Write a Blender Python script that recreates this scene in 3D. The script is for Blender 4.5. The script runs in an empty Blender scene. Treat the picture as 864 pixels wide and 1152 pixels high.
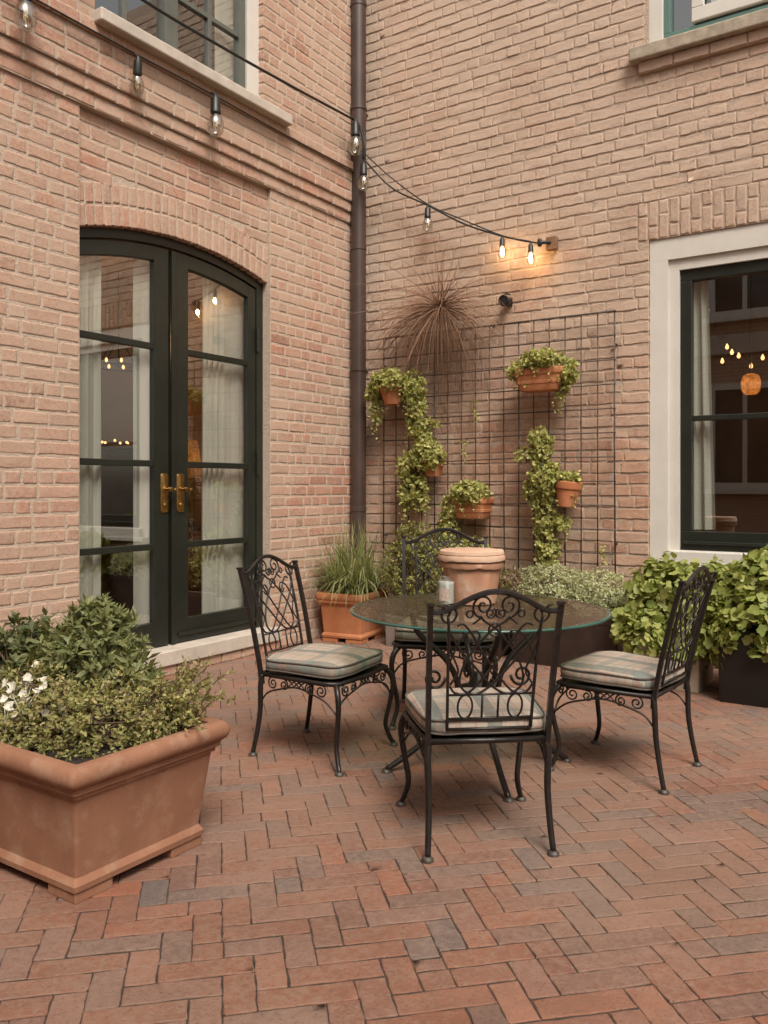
import bpy, math, random
from mathutils import Vector, Matrix, noise

rnd = random.Random(11)
PI = math.pi
scene = bpy.context.scene
COL = scene.collection

# ------------------------------------------------------------------ helpers
def tag(o, label=None, cat=None, group=None, kind=None):
    if label: o['label'] = label
    if cat: o['category'] = cat
    if group: o['group'] = group
    if kind: o['kind'] = kind
    return o

def empty(name, loc=(0, 0, 0), rz=0.0, label=None, cat=None, group=None):
    o = bpy.data.objects.new(name, None)
    o.empty_display_size = 0.1
    o.location = loc
    o.rotation_euler = (0, 0, rz)
    COL.objects.link(o)
    return tag(o, label, cat, group)

class MB:
    """collects geometry that becomes ONE mesh object"""
    k = 1.0
    def __init__(self):
        self.v = []
        self.f = []
    def box(self, x0, x1, y0, y1, z0, z1):
        b = len(self.v)
        self.v += [(x0, y0, z0), (x1, y0, z0), (x1, y1, z0), (x0, y1, z0),
                   (x0, y0, z1), (x1, y0, z1), (x1, y1, z1), (x0, y1, z1)]
        self.f += [tuple(b + i for i in q) for q in
                   ((3, 2, 1, 0), (4, 5, 6, 7), (0, 1, 5, 4), (1, 2, 6, 5), (2, 3, 7, 6), (3, 0, 4, 7))]
        return self
    def quad(self, a, b, c, d):
        n = len(self.v)
        self.v += [a, b, c, d]
        self.f.append((n, n + 1, n + 2, n + 3))
        return self
    def tube(self, pts, r, sides=6, closed=False, cap=True, rot=0.0):
        pts = [Vector(p) for p in pts]
        n = len(pts)
        if n < 2: return self
        rr = r if isinstance(r, (list, tuple)) else [r * self.k] * n
        tang = []
        for i in range(n):
            if closed: t = pts[(i + 1) % n] - pts[i - 1]
            elif i == 0: t = pts[1] - pts[0]
            elif i == n - 1: t = pts[-1] - pts[-2]
            else: t = pts[i + 1] - pts[i - 1]
            if t.length < 1e-9: t = Vector((0, 0, 1))
            tang.append(t.normalized())
        t0 = tang[0]
        a = Vector((0, 0, 1)) if abs(t0.z) < 0.9 else Vector((0, 1, 0))
        nrm = (a - t0 * a.dot(t0)).normalized()
        base = len(self.v)
        for i in range(n):
            t = tang[i]
            nrm = nrm - t * nrm.dot(t)
            if nrm.length < 1e-6: nrm = t.orthogonal()
            nrm.normalize()
            bi = t.cross(nrm)
            for k in range(sides):
                an = rot + 2 * PI * k / sides
                p = pts[i] + (nrm * math.cos(an) + bi * math.sin(an)) * rr[i]
                self.v.append(tuple(p))
        m = n if closed else n - 1
        for i in range(m):
            j = (i + 1) % n
            for k in range(sides):
                k2 = (k + 1) % sides
                self.f.append((base + i * sides + k, base + i * sides + k2, base + j * sides + k2, base + j * sides + k))
        if cap and not closed:
            self.f.append(tuple(base + k for k in reversed(range(sides))))
            self.f.append(tuple(base + (n - 1) * sides + k for k in range(sides)))
        return self
    def loft(self, rings, cap0=True, cap1=True, closed=False):
        base = len(self.v)
        s = len(rings[0])
        for r in rings: self.v += [tuple(p) for p in r]
        m = len(rings)
        for i in range(m if closed else m - 1):
            j = (i + 1) % m
            for k in range(s):
                k2 = (k + 1) % s
                self.f.append((base + i * s + k, base + i * s + k2, base + j * s + k2, base + j * s + k))
        if cap0: self.f.append(tuple(base + k for k in reversed(range(s))))
        if cap1: self.f.append(tuple(base + (m - 1) * s + k for k in range(s)))
        return self
    def lathe(self, prof, c=(0, 0, 0), seg=28, cap0=True, cap1=True):
        rings = []
        for r, z in prof:
            rings.append([(c[0] + r * math.cos(2 * PI * k / seg), c[1] + r * math.sin(2 * PI * k / seg), c[2] + z) for k in range(seg)])
        return self.loft(rings, cap0, cap1)
    def leaf(self, p, d, nrm, ln, w, fold=0.18, droop=0.15):
        """a small pointed folded leaf"""
        s = d.cross(nrm)
        if s.length < 1e-6: s = d.orthogonal()
        s.normalize()
        n = s.cross(d).normalized()
        b = len(self.v)
        m = p + d * (ln * 0.48) - n * (w * fold)
        self.v += [tuple(p), tuple(p + d * (ln * 0.45) + s * (w * .5)), tuple(p + d * ln - n * (ln * droop)), tuple(p + d * (ln * 0.45) - s * (w * .5)), tuple(m)]
        self.f += [(b, b + 1, b + 2, b + 4), (b, b + 4, b + 2, b + 3)]
    def lobed(self, p, d, nrm, r, rg):
        """a rounded lobed leaf, petiole end at p"""
        s = d.cross(nrm)
        if s.length < 1e-6: s = d.orthogonal()
        s.normalize()
        n = s.cross(d).normalized()
        c = p + d * r * 0.75
        b = len(self.v)
        self.v.append(tuple(c - n * r * .16))
        K = 15
        for k in range(K):
            a = PI + 2 * PI * (k + .5) / K
            q = (1.0, .76, .93)[k % 3] * (1.0 + rg.uniform(-.07, .07))
            if k in (0, K - 1): q *= .62
            wv = math.sin(a * 3 + rg.random()) * r * .06
            self.v.append(tuple(c + (d * math.cos(a) + s * math.sin(a)) * r * q + n * (wv - .12 * r * max(0, math.cos(a)))))
        for k in range(K - 1):
            self.f.append((b, b + 1 + k, b + 2 + k))
        self.f.append((b, b + K, b + 1))
    def blade(self, p, d0, ln, w, bend, rg, seg=6):
        """a strap leaf that arches over"""
        up = Vector((0, 0, 1))
        d = d0.normalized()
        side = d.cross(up)
        if side.length < 1e-4: side = Vector((1, 0, 0))
        side.normalize()
        b = len(self.v)
        q = Vector(p)
        for i in range(seg + 1):
            t = i / seg
            ww = w * (1 - t ** 2.2) * (.6 + .4 * min(1, t * 4)) + .0004
            self.v += [tuple(q - side * ww * .5), tuple(q + side * ww * .5)]
            d = (d - up * bend * (0.25 + t) / seg).normalized()
            q = q + d * (ln / seg)
        for i in range(seg):
            k = b + 2 * i
            self.f.append((k, k + 1, k + 3, k + 2))
    def build(self, name, mat, parent=None, smooth=None, bevel=None, loc=None, seg=2):
        me = bpy.data.meshes.new(name)
        me.from_pydata([tuple(x) for x in self.v], [], self.f)
        me.materials.append(mat)
        me.update()
        if smooth is not None:
            me.polygons.foreach_set('use_smooth', [True] * len(me.polygons))
            if smooth < 3.0: me.set_sharp_from_angle(angle=smooth)
        o = bpy.data.objects.new(name, me)
        COL.objects.link(o)
        if parent: o.parent = parent
        if loc: o.location = loc
        if bevel:
            m = o.modifiers.new('edge', 'BEVEL')
            m.width = bevel; m.segments = seg; m.limit_method = 'ANGLE'; m.angle_limit = 0.6
        return o

def cr(P, n=8, closed=False):
    """Catmull-Rom through the points"""
    P = [Vector(p) for p in P]
    out = []
    m = len(P)
    rng = m if closed else m - 1
    for i in range(rng):
        if closed:
            a, b, c, d = P[i - 1], P[i], P[(i + 1) % m], P[(i + 2) % m]
        else:
            b, c = P[i], P[i + 1]
            a = P[i - 1] if i > 0 else b * 2 - c
            d = P[i + 2] if i + 2 < m else c * 2 - b
        for k in range(n):
            t = k / n
            out.append(0.5 * ((2 * b) + (c - a) * t + (2 * a - 5 * b + 4 * c - d) * t * t + (3 * b - a - 3 * c + d) * t ** 3))
    if not closed: out.append(P[-1])
    return out

def spiral(cx, cy, r0, r1, a0, turns, n=30):
    return [(cx + (r0 + (r1 - r0) * i / n) * math.cos(a0 + turns * 2 * PI * i / n),
             cy + (r0 + (r1 - r0) * i / n) * math.sin(a0 + turns * 2 * PI * i / n)) for i in range(n + 1)]

def rrect(hx, hy, r, z, n=4, cx=0.0, cy=0.0):
    out = []
    for sx, sy, a0 in ((1, 1, 0), (-1, 1, PI / 2), (-1, -1, PI), (1, -1, 1.5 * PI)):
        for k in range(n + 1):
            a = a0 + PI / 2 * k / n
            out.append((cx + sx * (hx - r) + r * math.cos(a), cy + sy * (hy - r) + r * math.sin(a), z))
    return out

def copy_tree(o, parent=None):
    c = o.copy()
    COL.objects.link(c)
    if parent is not None: c.parent = parent
    for ch in list(o.children): copy_tree(ch, c)
    return c

def rv(rg):
    while True:
        v = Vector((rg.uniform(-1, 1), rg.uniform(-1, 1), rg.uniform(-1, 1)))
        if 0.02 < v.length < 1: return v.normalized()

# ------------------------------------------------------------------ materials
def nodes(name):
    m = bpy.data.materials.new(name)
    m.use_nodes = True
    nt = m.node_tree
    b = nt.nodes['Principled BSDF']
    return m, nt, b

def N(nt, t, **kw):
    n = nt.nodes.new(t)
    for k, v in kw.items():
        if k in n.inputs: n.inputs[k].default_value = v
        else: setattr(n, k, v)
    return n

def ramp(nt, fac, stops, interp='LINEAR'):
    r = nt.nodes.new('ShaderNodeValToRGB')
    r.color_ramp.interpolation = interp
    while len(r.color_ramp.elements) < len(stops): r.color_ramp.elements.new(0.5)
    for e, (p, c) in zip(r.color_ramp.elements, stops):
        e.position = p
        e.color = (c[0], c[1], c[2], 1) if not isinstance(c, (int, float)) else (c, c, c, 1)
    if fac is not None: nt.links.new(fac, r.inputs[0])
    return r.outputs[0]

def mix(nt, fac, a, b, mode='MIX'):
    m = nt.nodes.new('ShaderNodeMix')
    m.data_type = 'RGBA'
    m.blend_type = mode
    for s, v in ((m.inputs[0], fac), (m.inputs[6], a), (m.inputs[7], b)):
        if isinstance(v, (int, float)): s.default_value = v
        elif isinstance(v, tuple): s.default_value = (v[0], v[1], v[2], 1)
        else: nt.links.new(v, s)
    return m.outputs[2]

def noise_tex(nt, scale, detail=4, rough=0.55, coord='Object', vec=None):
    if vec is None:
        tc = nt.nodes.new('ShaderNodeTexCoord')
        vec = tc.outputs[coord]
    n = N(nt, 'ShaderNodeTexNoise', Scale=scale, Detail=detail, Roughness=rough)
    nt.links.new(vec, n.inputs['Vector'])
    return n.outputs['Fac']

def bump(nt, b, h, strength=0.3, dist=0.01):
    n = N(nt, 'ShaderNodeBump', Strength=strength, Distance=dist)
    nt.links.new(h, n.inputs['Height'])
    nt.links.new(n.outputs[0], b.inputs['Normal'])

def simple(name, col, rough=0.5, metal=0.0, var=0.0, scale=8, bmp=0.0, bscale=60, spec=None):
    m, nt, b = nodes(name)
    b.inputs['Roughness'].default_value = rough
    b.inputs['Metallic'].default_value = metal
    if spec is not None: b.inputs['Specular IOR Level'].default_value = spec
    if var > 0:
        f = noise_tex(nt, scale, 5, .6)
        lo = tuple(c * (1 - var) for c in col); hi = tuple(min(1, c * (1 + var)) for c in col)
        c = ramp(nt, f, [(0.3, lo), (0.7, hi)])
        nt.links.new(c, b.inputs['Base Color'])
    else:
        b.inputs['Base Color'].default_value = (*col, 1)
    if bmp > 0: bump(nt, b, noise_tex(nt, bscale, 4, .6), bmp, .004)
    return m

def brick_mat(name, tones, dust, dust_amt, rough=.92, bs=.5, stain=.22, pale_z=None):
    """each brick (mesh island) has its own tone; worn patches and fine grain on top"""
    m, nt, b = nodes(name)
    g = nt.nodes.new('ShaderNodeNewGeometry')
    n = len(tones)
    base = ramp(nt, g.outputs['Random Per Island'], [((i + .5) / n, t) for i, t in enumerate(tones)])
    tc = nt.nodes.new('ShaderNodeTexCoord').outputs['Object']
    f1 = noise_tex(nt, 14, 6, .65, vec=tc)
    c = mix(nt, ramp(nt, f1, [(.38, 0.0), (.72, 1.0)]), base, mix(nt, 1.0, base, (1.22, 1.16, 1.12), 'MULTIPLY'))
    f2 = noise_tex(nt, 1.1, 5, .6, vec=tc)
    f3 = noise_tex(nt, 38, 5, .7, vec=tc)
    mm = nt.nodes.new('ShaderNodeMath'); mm.operation = 'MULTIPLY_ADD'
    nt.links.new(f3, mm.inputs[0]); mm.inputs[1].default_value = .9; nt.links.new(f2, mm.inputs[2])
    dm = ramp(nt, mm.outputs[0], [(.82, 0.0), (1.08, dust_amt)])
    if pale_z:                                            # between the heights in wash the pale dust colour increases upwards
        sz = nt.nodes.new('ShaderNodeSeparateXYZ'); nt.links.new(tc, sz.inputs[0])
        mr = nt.nodes.new('ShaderNodeMapRange'); mr.inputs[1].default_value = pale_z[0]; mr.inputs[2].default_value = pale_z[1]; mr.inputs[3].default_value = .0; mr.inputs[4].default_value = .62
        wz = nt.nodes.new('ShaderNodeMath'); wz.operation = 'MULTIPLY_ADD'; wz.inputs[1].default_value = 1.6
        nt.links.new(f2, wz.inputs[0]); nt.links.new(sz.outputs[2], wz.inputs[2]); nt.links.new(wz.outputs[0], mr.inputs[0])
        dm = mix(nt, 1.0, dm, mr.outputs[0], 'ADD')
    c = mix(nt, dm, c, dust)
    f4 = noise_tex(nt, 95, 4, .7, vec=tc)
    c = mix(nt, ramp(nt, f4, [(.31, .8), (.43, 0.0)]), c, mix(nt, 1.0, c, (.5, .45, .43), 'MULTIPLY'))
    f5 = noise_tex(nt, .9, 7, .68, vec=tc)
    c = mix(nt, ramp(nt, f5, [(.50, 0.0), (.68, stain)]), c, mix(nt, 1.0, c, (.55, .52, .50), 'MULTIPLY'))
    nt.links.new(c, b.inputs['Base Color'])
    b.inputs['Roughness'].default_value = rough
    b.inputs['Specular IOR Level'].default_value = .25
    ad = nt.nodes.new('ShaderNodeMath'); ad.operation = 'MULTIPLY_ADD'
    nt.links.new(f4, ad.inputs[0]); ad.inputs[1].default_value = .5; nt.links.new(f3, ad.inputs[2])
    bump(nt, b, ad.outputs[0], bs, .008)
    return m

M = {}
M['brick_red'] = brick_mat('weathered_red_brick',
    [(.32, .175, .125), (.45, .27, .198), (.39, .215, .152), (.49, .315, .235), (.42, .235, .165), (.36, .235, .185), (.45, .215, .145), (.47, .33, .255), (.38, .19, .13), (.44, .28, .21)],
    (.51, .38, .285), .7)
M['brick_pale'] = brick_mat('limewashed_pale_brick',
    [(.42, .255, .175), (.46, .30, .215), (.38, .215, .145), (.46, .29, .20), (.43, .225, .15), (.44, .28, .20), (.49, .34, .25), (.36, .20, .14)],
    (.53, .405, .312), .55, bs=.6, pale_z=(2.6, 4.3))
def mortar(name, a, b_):
    m, nt, b = nodes(name)
    f = noise_tex(nt, 22, 6, .7)
    nt.links.new(ramp(nt, f, [(.3, a), (.7, b_)]), b.inputs['Base Color'])
    b.inputs['Roughness'].default_value = .95
    bump(nt, b, noise_tex(nt, 70, 5, .7), .8, .012)
    return m
M['mortar_red'] = mortar('sandy_mortar', (.47, .37, .285), (.58, .475, .375))
M['mortar_pale'] = mortar('smeared_pale_mortar', (.44, .33, .25), (.53, .41, .315))
M['paver'] = brick_mat('paving_brick',
    [(0.207, 0.099, 0.064), (0.175, 0.090, 0.064), (0.235, 0.117, 0.077), (0.152, 0.099, 0.079), (0.198, 0.091, 0.057), (0.216, 0.106, 0.070), (0.129, 0.104, 0.094), (0.184, 0.099, 0.071), (0.244, 0.104, 0.063), (0.166, 0.097, 0.076), (0.225, 0.115, 0.078), (0.138, 0.106, 0.092), (0.253, 0.128, 0.087), (0.143, 0.104, 0.087)],
    (0.262, 0.177, 0.131), .55, rough=.8, bs=.6, stain=.35)
M['joint_sand'] = mortar('dark_joint_sand', (.030, .020, .014), (.075, .052, .037))

def terracotta(name, a, b_, bloom, amt):
    m, nt, b = nodes(name)
    tc = nt.nodes.new('ShaderNodeTexCoord').outputs['Object']
    f = noise_tex(nt, 5, 6, .6, vec=tc)
    c = ramp(nt, f, [(.3, a), (.7, b_)])
    f2 = noise_tex(nt, 11, 8, .7, vec=tc)
    c = mix(nt, ramp(nt, f2, [(.5, 0.0), (.72, amt)]), c, bloom)
    f3 = noise_tex(nt, 120, 3, .6, vec=tc)
    c = mix(nt, ramp(nt, f3, [(.27, .5), (.36, 0.0)]), c, mix(nt, 1.0, c, (.6, .55, .5), 'MULTIPLY'))
    nt.links.new(c, b.inputs['Base Color'])
    b.inputs['Roughness'].default_value = .8
    b.inputs['Specular IOR Level'].default_value = .3
    bump(nt, b, f2, .25, .006)
    return m
M['terracotta'] = terracotta('weathered_terracotta', (.235, .112, .066), (.315, .155, .092), (.39, .265, .185), .65)
M['terracotta_hot'] = terracotta('orange_terracotta', (.40, .145, .06), (.50, .20, .09), (.50, .30, .18), .4)
M['terracotta_table'] = terracotta('dusty_orange_terracotta', (.42, .21, .125), (.49, .27, .17), (.55, .45, .36), .8)
M['terracotta_pale'] = terracotta('limy_terracotta', (.50, .32, .22), (.58, .42, .31), (.46, .19, .09), .85)
M['stone'] = simple('pale_stone', (.50, .44, .37), .8, var=.14, scale=7, bmp=.35, bscale=40)
M['stone_old'] = simple('old_sill_stone', (.36, .30, .23), .9, var=.3, scale=14, bmp=.7, bscale=30)
M['cream'] = simple('cream_stoneware', (.50, .42, .33), .8, var=.12, scale=6, bmp=.2)
M['green'] = simple('dark_green_paint', (.017, .0195, .0145), .34, var=.2, scale=5, bmp=.08, bscale=90)
M['green_grey'] = simple('grey_green_paint', (.115, .122, .103), .4, var=.15, scale=5)
M['teal'] = simple('teal_paint', (.10, .19, .16), .4, var=.1, scale=5)
M['white'] = simple('warm_white_paint', (.63, .60, .54), .5, var=.06, scale=4, bmp=.1, bscale=50)
M['brass'] = simple('aged_brass', (.42, .26, .09), .32, 1.0, var=.3, scale=30)
M['iron'] = simple('black_wrought_iron', (.022, .018, .016), .36, .3, var=.35, scale=40, bmp=.25, bscale=160)
M['foot'] = simple('worn_iron_foot', (.07, .06, .05), .5, .3, var=.4, scale=60)
M['rod'] = simple('rusty_trellis_rod', (.085, .062, .05), .65, .3, var=.5, scale=30)
M['pipe'] = simple('brown_metal_paint', (.062, .040, .032), .38, var=.18, scale=6, bmp=.1, bscale=60)
M['black'] = simple('matt_black_plastic', (.012, .011, .010), .45, var=.2, scale=20)
M['black_pot'] = simple('black_planter_metal', (.012, .010, .009), .42, var=.3, scale=9)
M['brown_pot'] = simple('dark_brown_glaze', (.035, .022, .017), .4, var=.3, scale=9)
M['grey_pot'] = simple('grey_cement', (.20, .17, .145), .85, var=.2, scale=12, bmp=.3)
M['soil'] = simple('dark_soil', (.022, .015, .010), .95, var=.5, scale=40, bmp=1.0, bscale=60)
M['cable'] = simple('black_rubber_cable', (.012, .010, .009), .5)
M['wood'] = simple('brown_wood_block', (.20, .11, .06), .7, var=.3, scale=20)
M['room'] = simple('dim_room_plaster', (.26, .17, .11), .9, var=.15, scale=2)
M['room_floor'] = simple('dark_wood_floor', (.06, .035, .02), .5, var=.3, scale=6)
M['dark_wood'] = simple('dark_table_wood', (.05, .028, .017), .4, var=.3, scale=9)
M['twig_dark'] = simple('brown_vine_stem', (.12, .08, .05), .85, var=.3, scale=25)
M['label'] = simple('paper_label', (.42, .33, .27), .8, var=.3, scale=90)
M['wax'] = simple('frosted_jar_white', (.62, .63, .58), .35, var=.08, scale=30)

def curtain_mat():
    m, nt, b = nodes('sheer_curtain')
    b.inputs['Base Color'].default_value = (.78, .80, .72, 1)
    b.inputs['Roughness'].default_value = .9
    out = nt.nodes['Material Output']
    tr = N(nt, 'ShaderNodeBsdfTranslucent'); tr.inputs[0].default_value = (.55, .58, .5, 1)
    mx = nt.nodes.new('ShaderNodeMixShader'); mx.inputs[0].default_value = .25
    nt.links.new(b.outputs[0], mx.inputs[1]); nt.links.new(tr.outputs[0], mx.inputs[2])
    nt.links.new(mx.outputs[0], out.inputs[0])
    return m
M['curtain'] = curtain_mat()

def pane_mat(name, tint, ior=1.5, rough=0.0, wav=0.04, wscale=3, boost=1.0):
    """flat window glass: mirror by Fresnel over a clear view"""
    m, nt, b = nodes(name)
    nt.nodes.remove(b)
    out = nt.nodes['Material Output']
    t = N(nt, 'ShaderNodeBsdfTransparent'); t.inputs[0].default_value = (*tint, 1)
    g = N(nt, 'ShaderNodeBsdfGlossy', Roughness=rough); g.inputs[0].default_value = (.95, .96, .94, 1)
    lw = N(nt, 'ShaderNodeLayerWeight', Blend=.5)      # Schlick, the same from both faces of the sheet
    pw = nt.nodes.new('ShaderNodeMath'); pw.operation = 'POWER'; pw.inputs[1].default_value = 4.0
    nt.links.new(lw.outputs['Facing'], pw.inputs[0])
    mu = nt.nodes.new('ShaderNodeMath'); mu.operation = 'MULTIPLY_ADD'; mu.use_clamp = True
    mu.inputs[1].default_value = .9; mu.inputs[2].default_value = .045 * boost
    nt.links.new(pw.outputs[0], mu.inputs[0])
    bp = N(nt, 'ShaderNodeBump', Strength=wav, Distance=.02)
    nt.links.new(noise_tex(nt, wscale, 2, .5), bp.inputs['Height'])
    nt.links.new(bp.outputs[0], g.inputs['Normal'])
    mx = nt.nodes.new('ShaderNodeMixShader')
    nt.links.new(mu.outputs[0], mx.inputs[0]); nt.links.new(t.outputs[0], mx.inputs[1]); nt.links.new(g.outputs[0], mx.inputs[2])
    nt.links.new(mx.outputs[0], out.inputs[0])
    return m
M['pane'] = pane_mat('window_glass', (.90, .90, .87), boost=6.2, wav=.012, wscale=1.5)
M['table_glass'] = pane_mat('pebbled_table_glass', (.44, .49, .42), rough=.14, wav=.6, wscale=45, boost=2.4)
M['bulb_glass'] = pane_mat('clear_bulb_glass', (.80, .79, .75), boost=5, wav=0.0)
M['jar_glass'] = pane_mat('clear_jar_glass', (.95, .96, .95), boost=2.4, wav=0.05, wscale=20)
M['glass_edge'] = simple('green_glass_edge', (.03, .095, .075), .15, var=.2, scale=10)

def glow(name, col, s):
    m, nt, b = nodes(name)
    b.inputs['Base Color'].default_value = (*col, 1)
    b.inputs['Emission Color'].default_value = (*col, 1)
    b.inputs['Emission Strength'].default_value = s
    return m
M['lit'] = glow('lit_filament', (1, .66, .30), 60)
M['dim'] = glow('faint_filament', (.8, .55, .3), .25)
M['room_bulb'] = glow('warm_room_bulb', (1, .52, .20), 1.5)
def shade_mat():
    m, nt, b = nodes('amber_lampshade')
    b.inputs['Base Color'].default_value = (.5, .30, .15, 1)
    b.inputs['Roughness'].default_value = .7
    tr = N(nt, 'ShaderNodeBsdfTranslucent')
    nt.links.new(ramp(nt, noise_tex(nt, 40, 3, .6), [(.35, (.35, .17, .06)), (.65, (.85, .52, .25))]), tr.inputs[0])
    mx = nt.nodes.new('ShaderNodeMixShader'); mx.inputs[0].default_value = .6
    nt.links.new(b.outputs[0], mx.inputs[1]); nt.links.new(tr.outputs[0], mx.inputs[2])
    nt.links.new(mx.outputs[0], nt.nodes['Material Output'].inputs[0])
    return m
M['amber'] = shade_mat()

def leaf_mat(name, tones, rough=.5, tr=.32, lift=1.45):
    m, nt, b = nodes(name)
    g = nt.nodes.new('ShaderNodeNewGeometry')
    n = len(tones)
    c = ramp(nt, g.outputs['Random Per Island'], [((i + .5) / n, tuple(min(.9, q * lift) for q in t)) for i, t in enumerate(tones)])
    f = noise_tex(nt, 60, 3, .6)
    c = mix(nt, ramp(nt, f, [(.4, 0.0), (.7, .6)]), c, mix(nt, 1.0, c, (1.35, 1.25, 1.1), 'MULTIPLY'))
    nt.links.new(c, b.inputs['Base Color'])
    b.inputs['Roughness'].default_value = rough
    b.inputs['Specular IOR Level'].default_value = .35
    t = N(nt, 'ShaderNodeBsdfTranslucent')
    nt.links.new(mix(nt, 1.0, c, (1.2, 1.2, .7), 'MULTIPLY'), t.inputs[0])
    mx = nt.nodes.new('ShaderNodeMixShader'); mx.inputs[0].default_value = tr
    out = nt.nodes['Material Output']
    nt.links.new(b.outputs[0], mx.inputs[1]); nt.links.new(t.outputs[0], mx.inputs[2])
    nt.links.new(mx.outputs[0], out.inputs[0])
    return m
M['leaf_shrub'] = leaf_mat('shrub_leaf', [(.085, .098, .04), (.12, .13, .055), (.06, .075, .03), (.17, .17, .085), (.10, .11, .045)], lift=1.9)
M['leaf_thyme'] = leaf_mat('thyme_leaf', [(.13, .13, .045), (.17, .165, .06), (.09, .10, .035), (.20, .18, .075), (.15, .12, .06)], lift=2.05)
M['leaf_dark'] = leaf_mat('dark_leaf', [(.045, .055, .025), (.065, .075, .032), (.085, .09, .04)], lift=2.1)
M['leaf_box'] = leaf_mat('boxwood_leaf', [(.075, .08, .024), (.12, .12, .037), (.055, .06, .02), (.15, .14, .045)], lift=2.4)
M['leaf_grass'] = leaf_mat('strap_leaf', [(.07, .085, .035), (.11, .12, .05), (.16, .155, .08), (.055, .07, .03)], lift=2.6)
M['leaf_silver'] = leaf_mat('silvery_leaf', [(.17, .185, .105), (.22, .23, .14), (.13, .15, .08), (.26, .26, .17)], lift=2.3)
M['leaf_ivy'] = leaf_mat('ivy_leaf', [(.14, .15, .05), (.18, .18, .065), (.10, .115, .04), (.21, .20, .08), (.16, .15, .06)], lift=2.7)
M['leaf_lime'] = leaf_mat('lime_lobed_leaf', [(.14, .17, .045), (.185, .205, .06), (.10, .13, .035), (.225, .23, .08), (.155, .18, .05)], rough=.45, lift=1.8)
M['leaf_pink'] = leaf_mat('dusty_pink_leaf', [(.19, .13, .09), (.16, .14, .07), (.22, .16, .11)])
M['leaf_tree'] = leaf_mat('tree_leaf', [(.05, .07, .025), (.08, .10, .035), (.06, .08, .03)])
M['twig'] = leaf_mat('dry_straw_twig', [(.18, .095, .058), (.37, .23, .15), (.23, .125, .075), (.29, .17, .11)], rough=.85, tr=.05, lift=1.0)
M['petal'] = leaf_mat('white_petal', [(.74, .72, .66), (.80, .78, .73)], tr=.3, lift=1.0)

def plaid():
    m, nt, b = nodes('faded_plaid_fabric')
    tc = nt.nodes.new('ShaderNodeTexCoord').outputs['Object']
    sp = nt.nodes.new('ShaderNodeSeparateXYZ')
    wob = N(nt, 'ShaderNodeTexNoise', Scale=6.0, Detail=1.0)
    nt.links.new(tc, wob.inputs['Vector'])
    va = nt.nodes.new('ShaderNodeVectorMath'); va.operation = 'MULTIPLY_ADD'
    nt.links.new(wob.outputs['Color'], va.inputs[0]); va.inputs[1].default_value = (.012, .012, 0); nt.links.new(tc, va.inputs[2])
    nt.links.new(va.outputs[0], sp.inputs[0])
    def bands(axis, period, off, stops):
        a = nt.nodes.new('ShaderNodeMath'); a.operation = 'MULTIPLY_ADD'
        nt.links.new(sp.outputs[axis], a.inputs[0]); a.inputs[1].default_value = 1 / period; a.inputs[2].default_value = off
        fr = nt.nodes.new('ShaderNodeMath'); fr.operation = 'FRACT'
        nt.links.new(a.outputs[0], fr.inputs[0])
        return ramp(nt, fr.outputs[0], stops, 'CONSTANT')
    c = (.39, .335, .275)
    teal = bands(0, .20, .3, [(0, 0.0), (.30, .85), (.56, 0.0), (.80, .4), (.86, 0.0)])
    c = mix(nt, teal, c, (.145, .17, .155))
    t2 = bands(1, .19, .1, [(0, 0.0), (.22, .55), (.44, 0.0), (.74, .3), (.80, 0.0)])
    c = mix(nt, t2, c, (.18, .205, .185))
    t3 = bands(0, .17, .3, [(0, 0.0), (.04, .6), (.075, 0.0), (.66, .5), (.69, 0.0)])
    c = mix(nt, t3, c, (.34, .17, .12))
    t4 = bands(1, .19, .1, [(0, 0.0), (.03, .5), (.06, 0.0), (.58, .5), (.61, 0.0)])
    c = mix(nt, t4, c, (.36, .20, .15))
    f = noise_tex(nt, 10, 5, .6, vec=tc)
    c = mix(nt, ramp(nt, f, [(.45, 0.0), (.75, .45)]), c, (.40, .29, .22))
    nt.links.new(c, b.inputs['Base Color'])
    b.inputs['Roughness'].default_value = .95
    b.inputs['Specular IOR Level'].default_value = .1
    w = noise_tex(nt, 9, 4, .55, vec=tc)
    wv = noise_tex(nt, 350, 2, .5, vec=tc)
    ad = nt.nodes.new('ShaderNodeMath'); ad.operation = 'MULTIPLY_ADD'
    nt.links.new(wv, ad.inputs[0]); ad.inputs[1].default_value = .12; nt.links.new(w, ad.inputs[2])
    bump(nt, b, ad.outputs[0], .5, .02)
    return m
M['plaid'] = plaid()
M['piping'] = simple('dark_piping_cord', (.10, .085, .07), .9, var=.2, scale=50)

def far_brick(name, a, b_, mo):
    """opposite houses: seen only in window glass"""
    m, nt, b = nodes(name)
    tc = nt.nodes.new('ShaderNodeTexCoord').outputs['Object']
    mp = nt.nodes.new('ShaderNodeMapping'); mp.inputs['Rotation'].default_value = (PI / 2, 0, 0)
    nt.links.new(tc, mp.inputs[0])
    br = N(nt, 'ShaderNodeTexBrick', Scale=1.0)
    br.inputs['Color1'].default_value = (*a, 1); br.inputs['Color2'].default_value = (*b_, 1); br.inputs['Mortar'].default_value = (*mo, 1)
    br.inputs['Mortar Size'].default_value = .008; br.inputs['Brick Width'].default_value = .22; br.inputs['Row Height'].default_value = .075
    nt.links.new(mp.outputs[0], br.inputs[0])
    nt.links.new(br.outputs[0], b.inputs['Base Color'])
    b.inputs['Roughness'].default_value = .9
    return m
M['far_brick'] = far_brick('far_house_brick', (.38, .21, .14), (.45, .27, .18), (.47, .38, .29))
M['roof'] = simple('dark_roof_tile', (.07, .05, .045), .8, var=.3, scale=10)
M['bark'] = simple('grey_bark', (.10, .075, .055), .9, var=.3, scale=12, bmp=.6)
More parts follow.
